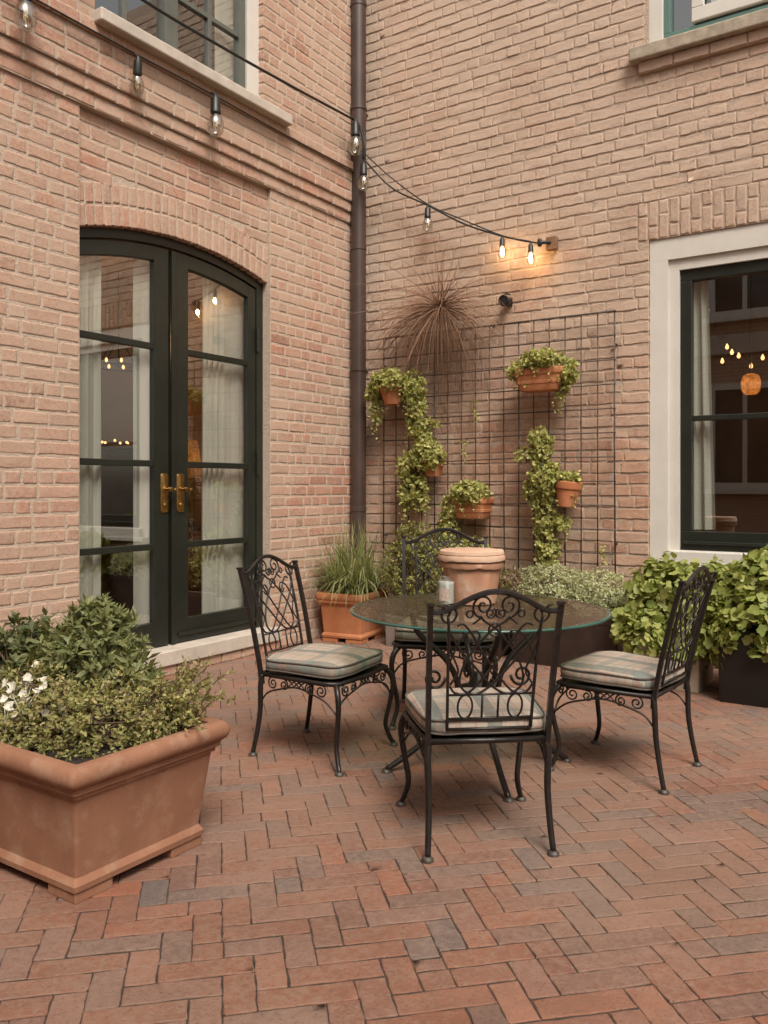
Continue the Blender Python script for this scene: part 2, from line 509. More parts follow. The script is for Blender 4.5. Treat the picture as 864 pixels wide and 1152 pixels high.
# ------------------------------------------------------------------ bricks
def brick(mb, mp, u0, u1, v0, v1, dep, rg, jit=.0018, rad=.0042, cell=.05, wob=.0024, lean=0.0, corner=.9):
    """one irregular rounded brick laid in the (u, v) surface of mp(u, v, d)"""
    L, Hh = u1 - u0, v1 - v0
    if L < .02 or Hh < .02: return
    nu = max(1, int(round((L - 2 * rad) / cell))); nv = max(1, int(round((Hh - 2 * rad) / (cell * .8))))
    r2 = min(rad * 2.4, L * .3); r3 = min(rad * 2.4, Hh * .3)
    us = [0, 0, rad] + [r2 + (L - 2 * r2) * k / nu for k in range(nu + 1)] + [L - rad, L, L]
    vs = [0, 0, rad] + [r3 + (Hh - 2 * r3) * k / nv for k in range(nv + 1)] + [Hh - rad, Hh, Hh]
    A, B = len(us), len(vs)
    off = rg.uniform(0, jit); tu = rg.uniform(-jit, jit) * .5; tv = rg.uniform(-jit, jit) * .5 - lean
    wu = [rg.uniform(-wob, wob) for _ in range(A)]; wu2 = [rg.uniform(-wob, wob) for _ in range(A)]
    wv = [rg.uniform(-wob, wob) for _ in range(B)]; wv2 = [rg.uniform(-wob, wob) for _ in range(B)]
    base = len(mb.v)
    for j in range(B):
        fj = vs[j] / Hh
        bj = min(j, B - 1 - j)
        for i in range(A):
            fi = us[i] / L
            bi = min(i, A - 1 - i)
            k = min(bi, bj)
            u = u0 + us[i] + wv[j] * (1 - fi) + wv2[j] * fi
            v = v0 + vs[j] + wu[i] * (1 - fj) + wu2[i] * fj
            if bi <= 1 and bj <= 1:
                u += rad * corner * (1 if i < 3 else -1); v += rad * corner * (1 if j < 3 else -1)
            if k == 0: d = -dep
            elif k == 1: d = -rad * .9
            else: d = off + tu * (fi - .5) * 2 + tv * (fj - .5) * 2 + rg.uniform(-jit, jit) * .5
            mb.v.append(mp(u, v, d))
    for j in range(B - 1):
        for i in range(A - 1):
            a = base + j * A + i
            mb.f.append((a, a + 1, a + A + 1, a + A))

def course_spans(lo, hi, holes, z0, z1):
    sp = [(lo, hi)]
    for (a, b, c, d) in holes:
        if d <= z0 + .02 or c >= z1 - .02: continue
        out = []
        for s, e in sp:
            if b <= s or a >= e: out.append((s, e)); continue
            if a > s: out.append((s, a))
            if b < e: out.append((b, e))
        sp = out
    return sp

def lay(mb, mp, lo, hi, z0, z1, course, joint, stretch, head, holes, rg, dep=.022, edge_dep=.12, vj=1.0, **kw):
    n = int(round((z1 - z0) / course))
    for k in range(n):
        a = z0 + k * course; b = a + course - joint
        for s, e in course_spans(lo, hi, holes, a, a + course):
            x = s
            first = True
            mode = k % 2
            while x < e - .02:
                w = stretch if (mode == 0 or rg.random() < .22) else head
                if mode == 1 and rg.random() < .15: w = stretch
                if mode == 0 and rg.random() < .20: w = head
                w *= rg.uniform(.92, 1.08)
                if first and mode == 1: w *= .75
                nx = x + w
                if e - nx < head * .6: nx = e
                last = nx >= e
                de = edge_dep if ((first and s > lo) or (last and e < hi)) else dep
                jv = rg.uniform(-.0015, .0015)
                brick(mb, mp, x + (0 if first else joint / 2 * vj), nx - (0 if last else joint / 2 * vj), a + jv, b + jv, de, rg, **kw)
                x = nx; first = False

# ------------------------------------------------------------------ ground
gm = MB()
gm.quad((-200, -200, -.0022), (200, -200, -.0022), (200, 200, -.0022), (-200, 200, -.0022))
tag(gm.build('ground', M['joint_sand']), kind='structure')

pv = MB()
prg = random.Random(5)
W = .081
JT = .0038
ang = math.radians(45)
ax, ay = math.cos(ang), math.sin(ang)
ox, oy = 3.211, -4.239
def pmap(u, v, d): return (ox + u * ax - v * ay, oy + u * ay + v * ax, d)
a_, b_ = 3, 2
seen = 0
for i in range(-90, 90):
    for j in range(-30, 30):
        U, V = i * W + j * (a_ + b_) * W, i * W
        for (u0, u1, v0, v1) in ((U, U + a_ * W, V, V + W), (U + a_ * W, U + (a_ + 1) * W, V + W - b_ * W, V + W)):
            cx, cy, _ = pmap((u0 + u1) / 2, (v0 + v1) / 2, 0)
            if not (-.05 < cx < 7.4 and -7.6 < cy < .05): continue
            hz = prg.uniform(-.0003, .0014)
            jw = JT * prg.uniform(.6, 1.3)
            pieces = [(u0, u1, v0, v1)]
            if prg.random() < .13:
                q = prg.choice((.35, .5, .6))
                if u1 - u0 > v1 - v0: pieces = [(u0, u0 + (u1 - u0) * q, v0, v1), (u0 + (u1 - u0) * q, u1, v0, v1)]
                else: pieces = [(u0, u1, v0, v0 + (v1 - v0) * q), (u0, u1, v0 + (v1 - v0) * q, v1)]
            for (p0, p1, q0, q1) in pieces:
                brick(pv, lambda u, v, d, hz=hz: pmap(u, v, d + hz), p0 + jw * .42, p1 - jw * .42, q0 + jw * .85, q1 - jw * .85, .013, prg,
                      jit=.0007, rad=.0018, cell=.04, wob=.0021, corner=1.3)
tag(pv.build('brick_paving', M['paver'], smooth=9), kind='structure')

# ------------------------------------------------------------------ frames and sheets
def ring(mb, axis, o, i, d0, d1):
    """rectangular ring: o, i = (a0, a1, z0, z1) in the wall plane; d0..d1 along the wall normal axis"""
    def bx(a0, a1, z0, z1):
        if a1 - a0 < 1e-4 or z1 - z0 < 1e-4: return
        if axis == 'x': mb.box(d0, d1, a0, a1, z0, z1)
        else: mb.box(a0, a1, d0, d1, z0, z1)
    bx(o[0], o[1], o[2], i[2]); bx(o[0], o[1], i[3], o[3])
    bx(o[0], i[0], i[2], i[3]); bx(i[1], o[1], i[2], i[3])

def prism_x(mb, x0, x1, poly):
    n = len(poly)
    mb.loft([[(x0, y, z) for y, z in poly], [(x1, y, z) for y, z in poly]])

# ------------------------------------------------------------------ left brick house
YC = -2.03
def arc(y, top, R=2.95): return top - (R - math.sqrt(max(0, R * R - (y - YC) ** 2)))
CO = .084
lrg = random.Random(21)
house = empty('brick_house', (0, 0, 0), label='red brick house wing with an arched green double door and stepped brick cornice', cat='house')
PA, PB = -2.883, -1.177
ZC = 42 * CO
WT = 6.3
fb = MB()
lm = lambda o: (lambda u, v, d: (o + d, u, v))
lay(fb, lm(0), -6.6, PA, 0, ZC, CO, .013, .215, .106, [], lrg)
lay(fb, lm(0), PB, 0, 0, ZC, CO, .013, .215, .106, [], lrg)
# the end bricks of the two piers turn the corner into the door reveal
for yy, sg in ((PB, 1), (PA, -1)):
    for k in range(34):
        brick(fb, (lambda u, v, d, yy=yy, sg=sg: (u, yy - sg * d, v)) if sg > 0 else (lambda u, v, d, yy=yy: (-u, yy + d, v)),
              -.17 if sg > 0 else .012, -.012 if sg > 0 else .17, k * CO, k * CO + .071, .02, lrg)
def ext(y): return arc(y, 2.925) + .272
for k in range(34, 42):
    z0 = k * CO
    dy = 0
    for t in range(0, 86):
        if ext(YC + t * .01) > z0 + .03: dy = t * .01 + .012
    hs = [(YC - dy, YC + dy, 0, 9)] if dy > 0 else []
    lay(fb, lm(-.03), PA + .006, PB - .006, z0, z0 + CO, CO, .013, .215, .106, hs, lrg, edge_dep=.02)
for k, o in ((42, .018), (43, .036), (44, .054), (45, .054), (46, .054), (47, .076)):
    lay(fb, lm(o), -6.6, 0, k * CO, (k + 1) * CO, CO, .011 if k == 47 else .013, .215, .106, [], lrg, dep=.03)
UL = (-2.79, -1.30, 4.06, 5.95)
lay(fb, lm(.03), -6.6, 0, 48 * CO, 75 * CO, CO, .013, .215, .106, [UL], lrg)
fb.build('brick_facing', M['brick_red'], house, smooth=9)

mo = MB()
g = -.0018
def yzs(x, y0, y1, z0, z1): mo.quad((x, y0, z0), (x, y1, z0), (x, y1, z1), (x, y0, z1))
yzs(g, -7.5, PA + .004, 0, ZC); yzs(g, PB - .004, 0, 0, ZC)
for yy in (PA + .004, PB - .004): mo.quad((-.22, yy, 0), (g, yy, 0), (g, yy, ZC), (-.22, yy, ZC))
for i in range(24):
    y0 = PA + .004 + (PB - PA - .008) * i / 24; y1 = PA + .004 + (PB - PA - .008) * (i + 1) / 24
    mo.quad((-.0328, y0, arc(y0, 2.925) + .012), (-.0328, y1, arc(y1, 2.925) + .012), (-.0328, y1, ZC), (-.0328, y0, ZC))
    mo.quad((-.22, y0, arc(y0, 2.925) + .012), (-.22, y1, arc(y1, 2.925) + .012), (-.0328, y1, arc(y1, 2.925) + .012), (-.0328, y0, arc(y0, 2.925) + .012))
for k0, k1, o in ((42, 43, .018), (43, 44, .036), (44, 47, .054), (47, 48, .076)):
    mo.box(-.06, o - .0025, -7.5, 0, k0 * CO - (.004 if k0 == 42 else 0), k1 * CO - .004)
yzs(.03 - .002, -7.5, UL[0] - .004, 48 * CO - .004, WT); yzs(.03 - .002, UL[1] + .004, 0, 48 * CO - .004, WT)
yzs(.03 - .002, UL[0] - .004, UL[1] + .004, UL[3] + .004, WT)
for yy in (UL[0] - .004, UL[1] + .004): mo.quad((-.15, yy, UL[2]), (.0235, yy, UL[2]), (.0235, yy, UL[3]), (-.15, yy, UL[3]))
mo.quad((-.15, UL[0], UL[3] + .004), (-.15, UL[1], UL[3] + .004), (.0235, UL[1], UL[3] + .004), (.0235, UL[0], UL[3] + .004))
mo.box(-4.5, .03, -7.5, 0.0, WT, WT + .12)
mo.build('mortar', M['mortar_red'], house)

ar = MB()
NV = 26
half = .842
for i in range(NV):
    u0 = -half + 2 * half * i / NV; u1 = u0 + 2 * half / NV
    def am(u, v, d): return (-.0285 + d, YC + u * (1 + .10 * v), arc(YC + u, 2.925) + v)
    cut = .128 + lrg.uniform(-.004, .004)
    brick(ar, am, u0 + .0065, u1 - .0065, 0, cut, .19, lrg, cell=.04)
    brick(ar, am, u0 + .0065, u1 - .0065, cut + .013, .262, .03, lrg, cell=.04)
ar.build('door_arch', M['brick_red'], house, smooth=9)

th = MB()
th.box(-.25, .065, -3.0, -1.12, .068, .165)
th.build('threshold', M['stone'], house, bevel=.007)
th = MB()
for i in range(9):
    y0 = -2.98 + i * .206
    brick(th, lambda u, v, d: (.045 + d, u, v), y0 + .005, y0 + .2, 0, .064, .05, lrg)
th.build('threshold_plinth', M['brick_red'], house, smooth=9)

# door frame and leaves
fr = MB()
fr.box(-.17, -.078, -1.25, -1.15, .165, 2.83)
fr.box(-.17, -.078, -3.04, -2.95, .165, 2.80)
K = 20
rings = []
for i in range(K + 1):
    y = -2.95 + 1.70 * i / K
    zt = arc(y, 2.97); zb = arc(y, 2.862)
    rings.append([(-.17, y, zb), (-.078, y, zb), (-.078, y, zt), (-.17, y, zt)])
fr.loft(rings)
fr.build('door_frame', M['green'], house, bevel=.003)

def door_leaf(y0, y1, g0, g1, right):
    mb = MB()
    X0, X1 = -.135, -.088
    TOP, GT = 2.852, 2.757
    def stile(a, b):
        prism_x(mb, X0, X1, [(a, .172), (b, .172), (b, arc(b, TOP)), ((a + b) / 2, arc((a + b) / 2, TOP)), (a, arc(a, TOP))])
    stile(y0, g0); stile(g1, y1)
    mb.box(X0, X1, g0, g1, .172, .335)
    rings = []
    for i in range(13):
        y = g0 + (g1 - g0) * i / 12
        rings.append([(X0, y, arc(y, GT)), (X1, y, arc(y, GT)), (X1, y, arc(y, TOP)), (X0, y, arc(y, TOP))])
    mb.loft(rings)
    for z in (.841, 1.397, 2.178):
        mb.box(X0 + .006, X1 - .004, g0, g1, z - .021, z + .021)
    if right:
        mb.box(X1 - .002, X1 + .016, y0 - .008, y0 + .03, .172, arc(y0, TOP) - .01)
        mb.box(X1 - .002, X1 + .022, y0 + .05, y1 - .01, .222, .243)
    leaf = mb.build('door_leaf', M['green'], house, bevel=.004)
    gl = MB()
    poly = [(g0 - .005, .33), (g1 + .005, .33)] + [(g1 + .005 - (g1 - g0 + .01) * i / 10, arc(g1 - (g1 - g0) * i / 10, GT) + .004) for i in range(11)]
    b = len(gl.v); gl.v += [(-.112, y, z) for y, z in poly]; gl.f.append(tuple(range(b, b + len(poly))))
    gl.build('glass', M['pane'], leaf)
    hy = (g1 + .086) if not right else (y0 + .077)
    h = MB()
    pl = [(X1 + .000, 0), (X1 + .009, 0)]
    rr = []
    for x, s in ((X1 - .001, 1.0), (X1 + .006, 1.0), (X1 + .010, .86)):
        ringp = rrect(.034 * s, .132 * (s * .2 + .8), .018 * s, 0, 4)
        rr.append([(x, hy + p[0], 1.20 + p[1]) for p in ringp])
    h.loft(rr)
    def outx(cy, cz, prof):
        h.loft([[(X1 + x, cy + r * math.cos(2 * PI * k / 14), cz + r * math.sin(2 * PI * k / 14)) for k in range(14)] for r, x in prof])
    outx(hy, 1.225, [(.020, .008), (.020, .014), (.011, .018), (.010, .052), (.016, .056), (.016, .070), (.008, .074)])
    h.tube(cr([(X1 + .062, hy, 1.225), (X1 + .064, hy + .018, 1.228), (X1 + .06, hy + .036, 1.222), (X1 + .056, hy + .052, 1.226)], 5), [.010] * 5 + [.008] * 5 + [.011] * 6, 8)
    outx(hy, 1.115, [(.017, .008), (.017, .016), (.010, .02)])
    h.build('handle', M['brass'], leaf, smooth=.7)
    return leaf
door_leaf(-2.95, -2.112, -2.865, -2.238, False)
door_leaf(-2.088, -1.253, -1.935, -1.335, True)
for z in (.62, 1.42, 2.36):
    h = MB()
    h.lathe([(.012, -.09), (.014, -.088), (.014, .088), (.012, .09)], (-.072, -1.243, z), 10)
    for q in (-.03, .03): h.lathe([(.0165, q - .003), (.0165, q + .003)], (-.072, -1.243, z), 10)
    h.build('hinge', M['green'], house, smooth=.7)

# upper window of the left house
sl = MB()
sl.box(-.1, .145, -2.835, -1.085, 4.005, 4.085)
sl.build('window_sill', M['stone'], house, bevel=.012, seg=3)
wf = MB()
ring(wf, 'x', (-2.84, -1.29, 4.085, 5.95), (-2.84, -1.42, 4.10, 5.85), -.10, -.012)
wf.build('window_casing', M['white'], house, bevel=.004)
wf = MB()
ring(wf, 'x', (-2.83, -1.425, 4.10, 5.85), (-2.77, -1.485, 4.15, 5.79), -.095, -.03)
wf.box(-.093, -.02, -2.205, -2.09, 4.152, 5.788)
for y in (-2.515, -1.775): wf.box(-.085, -.04, y - .018, y + .018, 4.152, 5.788)
for z in (4.57, 5.15):
    for a, b in ((-2.77, -2.534), (-2.496, -2.206), (-2.089, -1.794), (-1.756, -1.486)): wf.box(-.083, -.042, a, b, z - .016, z + .016)
w1 = wf.build('window_frame', M['green_grey'], house, bevel=.003)
gl = MB(); gl.quad((-.062, -2.79, 4.12), (-.062, -1.46, 4.12), (-.062, -1.46, 5.8), (-.062, -2.79, 5.8))
gl.build('glass', M['pane'], w1)

# rooms of the left house
rm = MB()
rm.box(-3.8, -.175, -5.2, -.25, .12, 3.32)
rm.f.pop(3) if False else None
def room(name, x0, x1, y0, y1, z0, z1, open_face, parent):
    q = {'x0': ((x0, y0, z0), (x0, y1, z0), (x0, y1, z1), (x0, y0, z1)), 'x1': ((x1, y0, z0), (x1, y1, z0), (x1, y1, z1), (x1, y0, z1)),
         'y0': ((x0, y0, z0), (x1, y0, z0), (x1, y0, z1), (x0, y0, z1)), 'y1': ((x0, y1, z0), (x1, y1, z0), (x1, y1, z1), (x0, y1, z1)),
         'z1': ((x0, y0, z1), (x1, y0, z1), (x1, y1, z1), (x0, y1, z1))}
    mb = MB()
    for k, c in q.items():
        if k != open_face: mb.quad(*c)
    mb.build('room_wall', M['room'], parent)
    mb = MB(); mb.quad((x0, y0, z0), (x1, y0, z0), (x1, y1, z0), (x0, y1, z0))
    mb.build('room_floor', M['room_floor'], parent)
room('room', -3.8, -.14, -5.2, -.25, .16, 3.32, 'x1', house)
room('room', -3.0, -.12, -4.2, -.3, 3.7, 6.2, 'x1', house)

# ------------------------------------------------------------------ right brick house
annex = empty('brick_house', (0, 0, 0), label='pale lime washed brick house wing carrying the trellis and a white framed window', cat='house')
rrg = random.Random(8)
RW = (2.53, 4.57, .69, 3.0)
RU = (2.50, 4.40, 4.33, 5.9)
am_ = lambda o: (lambda u, v, d: (u, -(o + d), v))
rb = MB()
LINT = (2.45, 4.65, 3.0, 3.0 + 3.5 * CO)
lay(rb, am_(0), .0, 6.6, 0, 75 * CO, CO, .0085, .245, .118, [RW, RU, (LINT[0], LINT[1], 3.0, 3.27)], rrg, vj=.7, jit=.0028, rad=.0042, wob=.0042, lean=.0014)
# soldier course over the window
n = 30
for i in range(n):
    a = LINT[0] + (LINT[1] - LINT[0]) * i / n; b = LINT[0] + (LINT[1] - LINT[0]) * (i + 1) / n
    cut = 3.09 if i % 2 else 3.17
    brick(rb, am_(.002), a + .005, b - .005, 3.004, cut, .06, rrg, jit=.003, cell=.04, wob=.003)
    brick(rb, am_(.002), a + .005, b - .005, cut + .009, 3.272, .03, rrg, jit=.003, cell=.04, wob=.003)
# brick course under the upper sill
x = 2.467
while x < 4.45:
    brick(rb, am_(.035), x, x + .235, 4.196, 4.272, .05, rrg, jit=.002)
    x += .243
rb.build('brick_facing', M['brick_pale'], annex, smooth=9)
mo = MB()
g = .0012
def xzs(x0, x1, z0, z1, y=g): mo.quad((x0, y, z0), (x1, y, z0), (x1, y, z1), (x0, y, z1))
xzs(0, RW[0], 0, WT); xzs(RW[1], 7.0, 0, WT)
xzs(RW[0], RW[1], 0, RW[2]); xzs(RW[0], RW[1], RW[3], RU[2] - .02)
xzs(RW[0], RW[1], RU[3], WT); xzs(RU[1], RW[1], RU[2] - .02, RU[3])
mo.box(2.47, 4.45, -.026, .01, 4.192, 4.272)
for (x0, x1, z0, z1) in (RW, RU):
    for xx in (x0, x1): mo.quad((xx, g, z0), (xx, .16, z0), (xx, .16, z1), (xx, g, z1))
    mo.quad((x0, g, z1), (x1, g, z1), (x1, .16, z1), (x0, .16, z1))
mo.box(0, 7.0, .004, 4.5, WT, WT + .12)
mo.build('mortar', M['mortar_pale'], annex)

wf = MB()
ring(wf, 'y', (2.534, 4.566, .70, 2.998), (2.66, 4.44, .795, 2.845), .012, .13)
ring(wf, 'y', (2.66, 4.44, .795, 2.845), (2.733, 4.367, .797, 2.768), .034, .13)
wf.build('window_casing', M['white'], annex, bevel=.005)
wf = MB()
wf.box(2.58, 4.52, -.055, .012, .655, .70)
wf.box(2.66, 4.44, -.03, .033, .702, .794)
wf.build('window_sill', M['white'], annex, bevel=.006)
wf = MB()
ring(wf, 'y', (2.733, 4.367, .797, 2.768), (2.812, 4.288, .931, 2.688), .058, .12)
wf.box(3.49, 3.61, .056, .12, .931, 2.688)
for a, b in ((2.812, 3.49), (3.61, 4.288)): wf.box(a, b, .066, .112, 1.703, 1.741)
wf.box(2.76, 4.34, .03, .058, .842, .862)
w2 = wf.build('window_frame', M['green'], annex, bevel=.004)
gl = MB(); gl.quad((2.80, .09, .92), (4.30, .09, .92), (4.30, .09, 2.70), (2.80, .09, 2.70))
gl.build('glass', M['pane'], w2)

sl = MB(); sl.box(2.409, 4.5, -.085, .1, 4.275, 4.372)
sl.build('window_sill', M['stone_old'], annex, bevel=.012, seg=3)
wf = MB()
ring(wf, 'y', (2.50, 4.40, 4.372, 5.9), (2.625, 4.275, 4.40, 5.8), .01, .13)
wf.build('window_casing', M['white'], annex, bevel=.005)
wf = MB()
ring(wf, 'y', (2.625, 4.275, 4.40, 5.8), (2.67, 4.23, 4.455, 5.75), .03, .12)
w3 = wf.build('window_frame', M['teal'], annex, bevel=.004)
gl = MB(); gl.quad((2.66, .085, 4.44), (4.24, .085, 4.44), (4.24, .085, 5.76), (2.66, .085, 5.76))
gl.build('glass', M['pane'], w3)
wf = MB()
ring(wf, 'y', (2.82, 4.20, 4.475, 5.73), (2.90, 4.12, 4.57, 5.65), .012, .06)
wf.build('inner_sash', M['white'], annex, bevel=.005)
room('room', .7, 5.8, .14, 3.6, .16, 3.4, 'y0', annex)
room('room', 2.2, 4.8, .14, 2.4, 3.8, 6.2, 'y0', annex)
# ------------------------------------------------------------------ curtains, hung inside the glass
def curtain(name, axis, a0, a1, z0, z1, dpos, folds, amp, label, flare=0.0):
    mb = MB()
    nu, nv = max(24, folds * 12), 14
    rg = random.Random(int(a0 * 100) + 77)
    ph = [rg.uniform(0, 6) for _ in range(4)]
    for j in range(nv + 1):
        t = j / nv
        z = z1 + (z0 - z1) * t
        for i in range(nu + 1):
            s = i / nu
            a = a0 + (a1 - a0) * s * (1 + flare * t)
            w = math.sin(s * folds * 2 * PI + ph[0] + .5 * math.sin(t * 2 + ph[1])) + .4 * math.sin(s * folds * 4.3 * PI + ph[2] + t)
            d = dpos + amp * w * (.7 + .3 * t)
            mb.v.append((d, a, z) if axis == 'x' else (a, d, z))
    for j in range(nv):
        for i in range(nu):
            k = j * (nu + 1) + i
            mb.f.append((k, k + 1, k + nu + 2, k + nu + 1))
    o = mb.build(name, M['curtain'], smooth=9)
    return tag(o, label, 'curtain', 'curtains behind the door and window glass')
curtain('curtain', 'x', -2.90, -2.605, .2, 2.95, -.168, 3, .014, 'pale folded curtain at the left edge of the left door leaf')
curtain('curtain', 'x', -2.345, -2.10, .2, 2.95, -.165, 1, .008, 'flat sheer curtain against the lock side of the left door leaf')
curtain('curtain', 'x', -1.735, -1.525, .2, 2.95, -.166, 4, .016, 'pale pleated curtain in the middle of the right door leaf')
curtain('curtain', 'x', -1.515, -1.20, .2, 2.95, -.178, 1, .008, 'flat sheer curtain at the hinge side of the right door leaf')
curtain('curtain', 'y', 2.795, 2.90, .94, 2.75, .155, 2, .016, 'pale curtain drawn to the left edge of the white framed ground floor window', flare=.5)
curtain('curtain', 'x', -1.66, -1.40, 4.13, 5.8, -.112, 1, .006, 'white curtain in the right sash of the upper window over the door')
curtain('blind', 'y', 2.93, 4.10, 4.58, 5.65, .11, 1, .003, 'white blind behind the upper window over the white framed one')['category'] = 'blind'

# ------------------------------------------------------------------ room furnishings seen through the glass
def chandelier(loc, R, label):
    t = empty('chandelier', loc, label=label, cat='chandelier')
    m = MB()
    m.tube([(0, 0, 0), (0, 0, .75)], .008, 6)
    m.tube([(R * math.cos(2 * PI * k / 24), R * math.sin(2 * PI * k / 24), 0) for k in range(24)], .006, 6, closed=True)
    for k in range(4):
        a = PI / 2 * k
        m.tube([(R * math.cos(a), R * math.sin(a), 0), (0, 0, .25)], .005, 5)
    m.build('hoop', M['iron'], t, smooth=.8)
    for k in range(11):
        a = 2 * PI * k / 11
        b = MB()
        b.lathe([(.004, 0), (.011, .01), (.012, .018), (.007, .03), (.002, .036)], (R * math.cos(a), R * math.sin(a), .01), 10)
        b.build('bulb', M['room_bulb'], t, smooth=9)
chandelier((-1.2, -1.64, 2.2), .20, 'glowing chandelier hanging in the room behind the left door leaf')

def pendant(loc, label):
    t = empty('pendant_lamp', loc, label=label, cat='pendant lamp')
    m = MB(); m.lathe([(.045, 0), (.07, .03), (.075, .10), (.06, .15), (.02, .165)], (0, 0, 0), 16)
    m.build('lamp_shade', M['amber'], t, smooth=.9)
    m = MB(); m.tube([(0, 0, .16), (0, 0, 3.38 - loc[2])], .005, 5)
    m.build('cord', M['cable'], t)
pendant((3.003, 1.15, 1.98), 'amber glass pendant lamp inside the room behind the white framed window')
t = empty('room_string_light', (0, 0, 0), label='string of warm bulbs across the room behind the white framed window', cat='string light', )
m = MB()
bp = [(2.662, 1.2, 2.72), (2.773, 1.22, 2.29), (2.814, 1.2, 2.40), (2.855, 1.18, 2.35), (2.903, 1.2, 2.32), (2.996, 1.2, 2.23), (3.082, 1.2, 2.29), (3.3, 1.25, 2.35), (3.6, 1.3, 2.5), (3.9, 1.3, 2.7)]
cp = sorted(bp)
m.tube(cr([(2.2, 1.2, 3.38)] + [(x, y, z + .02) for x, y, z in cp] + [(4.4, 1.3, 3.38)], 4), .004, 5); m.build('cable', M['cable'], t)
for p in bp:
    b = MB(); b.lathe([(.004, .008), (.009, -.004), (.015, -.020), (.011, -.033), (.003, -.038)], tuple(p), 10)
    b.build('bulb', M['room_bulb'], t, smooth=9)
t = empty('sideboard', (-1.45, -1.62, .16), label='tall dark sideboard in the room behind the left door leaf', cat='sideboard')
m = MB(); m.box(-.2, .2, -.5, .5, .06, 1.38); m.box(-.22, .22, -.52, .52, 1.382, 1.41); m.build('cabinet', M['dark_wood'], t, bevel=.006)
for sy in (-1, 1):
    m = MB(); m.box(-.18, .18, sy * .45 - .03, sy * .45 + .03, 0, .058); m.build('foot', M['dark_wood'], t)
t = empty('fairy_lights', (-1.3, -1.62, 1.573), label='row of tiny warm fairy lights lying along the sideboard behind the left door leaf', cat='fairy lights')
frg2 = random.Random(15)
m = MB(); fp = [Vector((frg2.uniform(-.04, .04), -.45 + .9 * k / 16, .006 + frg2.random() * .03)) for k in range(17)]
m.tube(cr(fp, 4), .003, 5); m.build('cable', M['cable'], t)
for p in fp[1:-1]:
    b = MB(); b.lathe([(.002, 0), (.009, .006), (.010, .014), (.003, .022)], tuple(p), 8); b.build('bulb', M['room_bulb'], t, smooth=9)
# table lamp
t = empty('table_lamp', (-1.15, -1.0, .92), label='lamp with a warm orange shade in the room behind the right door leaf', cat='lamp')
m = MB(); m.lathe([(.17, .40), (.12, .72)], (0, 0, 0), 20, False, False); m.build('lamp_shade', M['amber'], t, smooth=.8)
m = MB(); m.lathe([(.09, 0), (.09, .02), (.03, .05), (.05, .15), (.03, .3), (.012, .42), (.012, .5)], (0, 0, 0), 16); m.build('lamp_base', M['dark_wood'], t, smooth=.8)
t = empty('side_table', (-1.15, -1.0, .16), label='dark side table carrying the orange shaded lamp behind the right door leaf', cat='table')
m = MB(); m.box(-.3, .3, -.3, .3, .72, .76); m.build('tabletop', M['dark_wood'], t, bevel=.005)
for sx in (-1, 1):
    for sy in (-1, 1):
        m = MB(); m.tube([(sx * .25, sy * .25, 0), (sx * .26, sy * .26, .72)], .02, 8); m.build('leg', M['dark_wood'], t)
t = empty('dining_table', (-1.35, -2.0, .16), label='dark dining table in the room behind the left door leaf', cat='table')
m = MB(); m.box(-.45, .45, -.8, .8, .72, .76); m.build('tabletop', M['dark_wood'], t, bevel=.005)
for sx in (-1, 1):
    for sy in (-1, 1):
        m = MB(); m.box(sx * .4 - .03, sx * .4 + .03, sy * .72 - .03, sy * .72 + .03, 0, .72); m.build('leg', M['dark_wood'], t)
grg = random.Random(3)
g0 = None
for k in range(7):
    x, y = -1.35 + grg.uniform(-.35, .38), -2.0 + grg.uniform(-.65, .65)
    if g0 is None:
        m = MB(); m.lathe([(.035, 0), (.035, .004), (.005, .01), (.005, .09), (.03, .12), (.036, .16), (.032, .2)], (0, 0, 0), 14, True, False)
        g0 = m.build('wine_glass', M['jar_glass'], smooth=.9)
        o = g0
    else:
        o = g0.copy(); COL.objects.link(o)
    o.location = (x, y, .922)
    tag(o, 'small wine glass on the dark table behind the left door leaf', 'glass', 'wine glasses on the dining table')

# ------------------------------------------------------------------ drainpipe
dp = empty('drainpipe', (.082, -.138, 0), label='brown metal drainpipe running down the inner corner of the walls', cat='drainpipe')
m = MB(); m.lathe([(.066, .02), (.066, WT)], (0, 0, 0), 28); m.build('pipe', M['pipe'], dp, smooth=.8)
for z in (3.30, 1.05, 5.4):
    m = MB(); m.lathe([(.067, z - .02), (.071, z - .018), (.071, z + .018), (.067, z + .02)], (0, 0, 0), 28); m.build('collar', M['pipe'], dp, smooth=.8)
for z in (2.25, 4.5):
    m = MB(); m.lathe([(.067, z - .012), (.073, z - .012), (.073, z + .012), (.067, z + .012)], (0, 0, 0), 28)
    m.tube([(-.06, .03, z), (-.085, .09, z)], .008, 6); m.tube([(.0, .065, z), (0, .145, z)], .008, 6)
    m.build('bracket', M['pipe'], dp, smooth=.8)

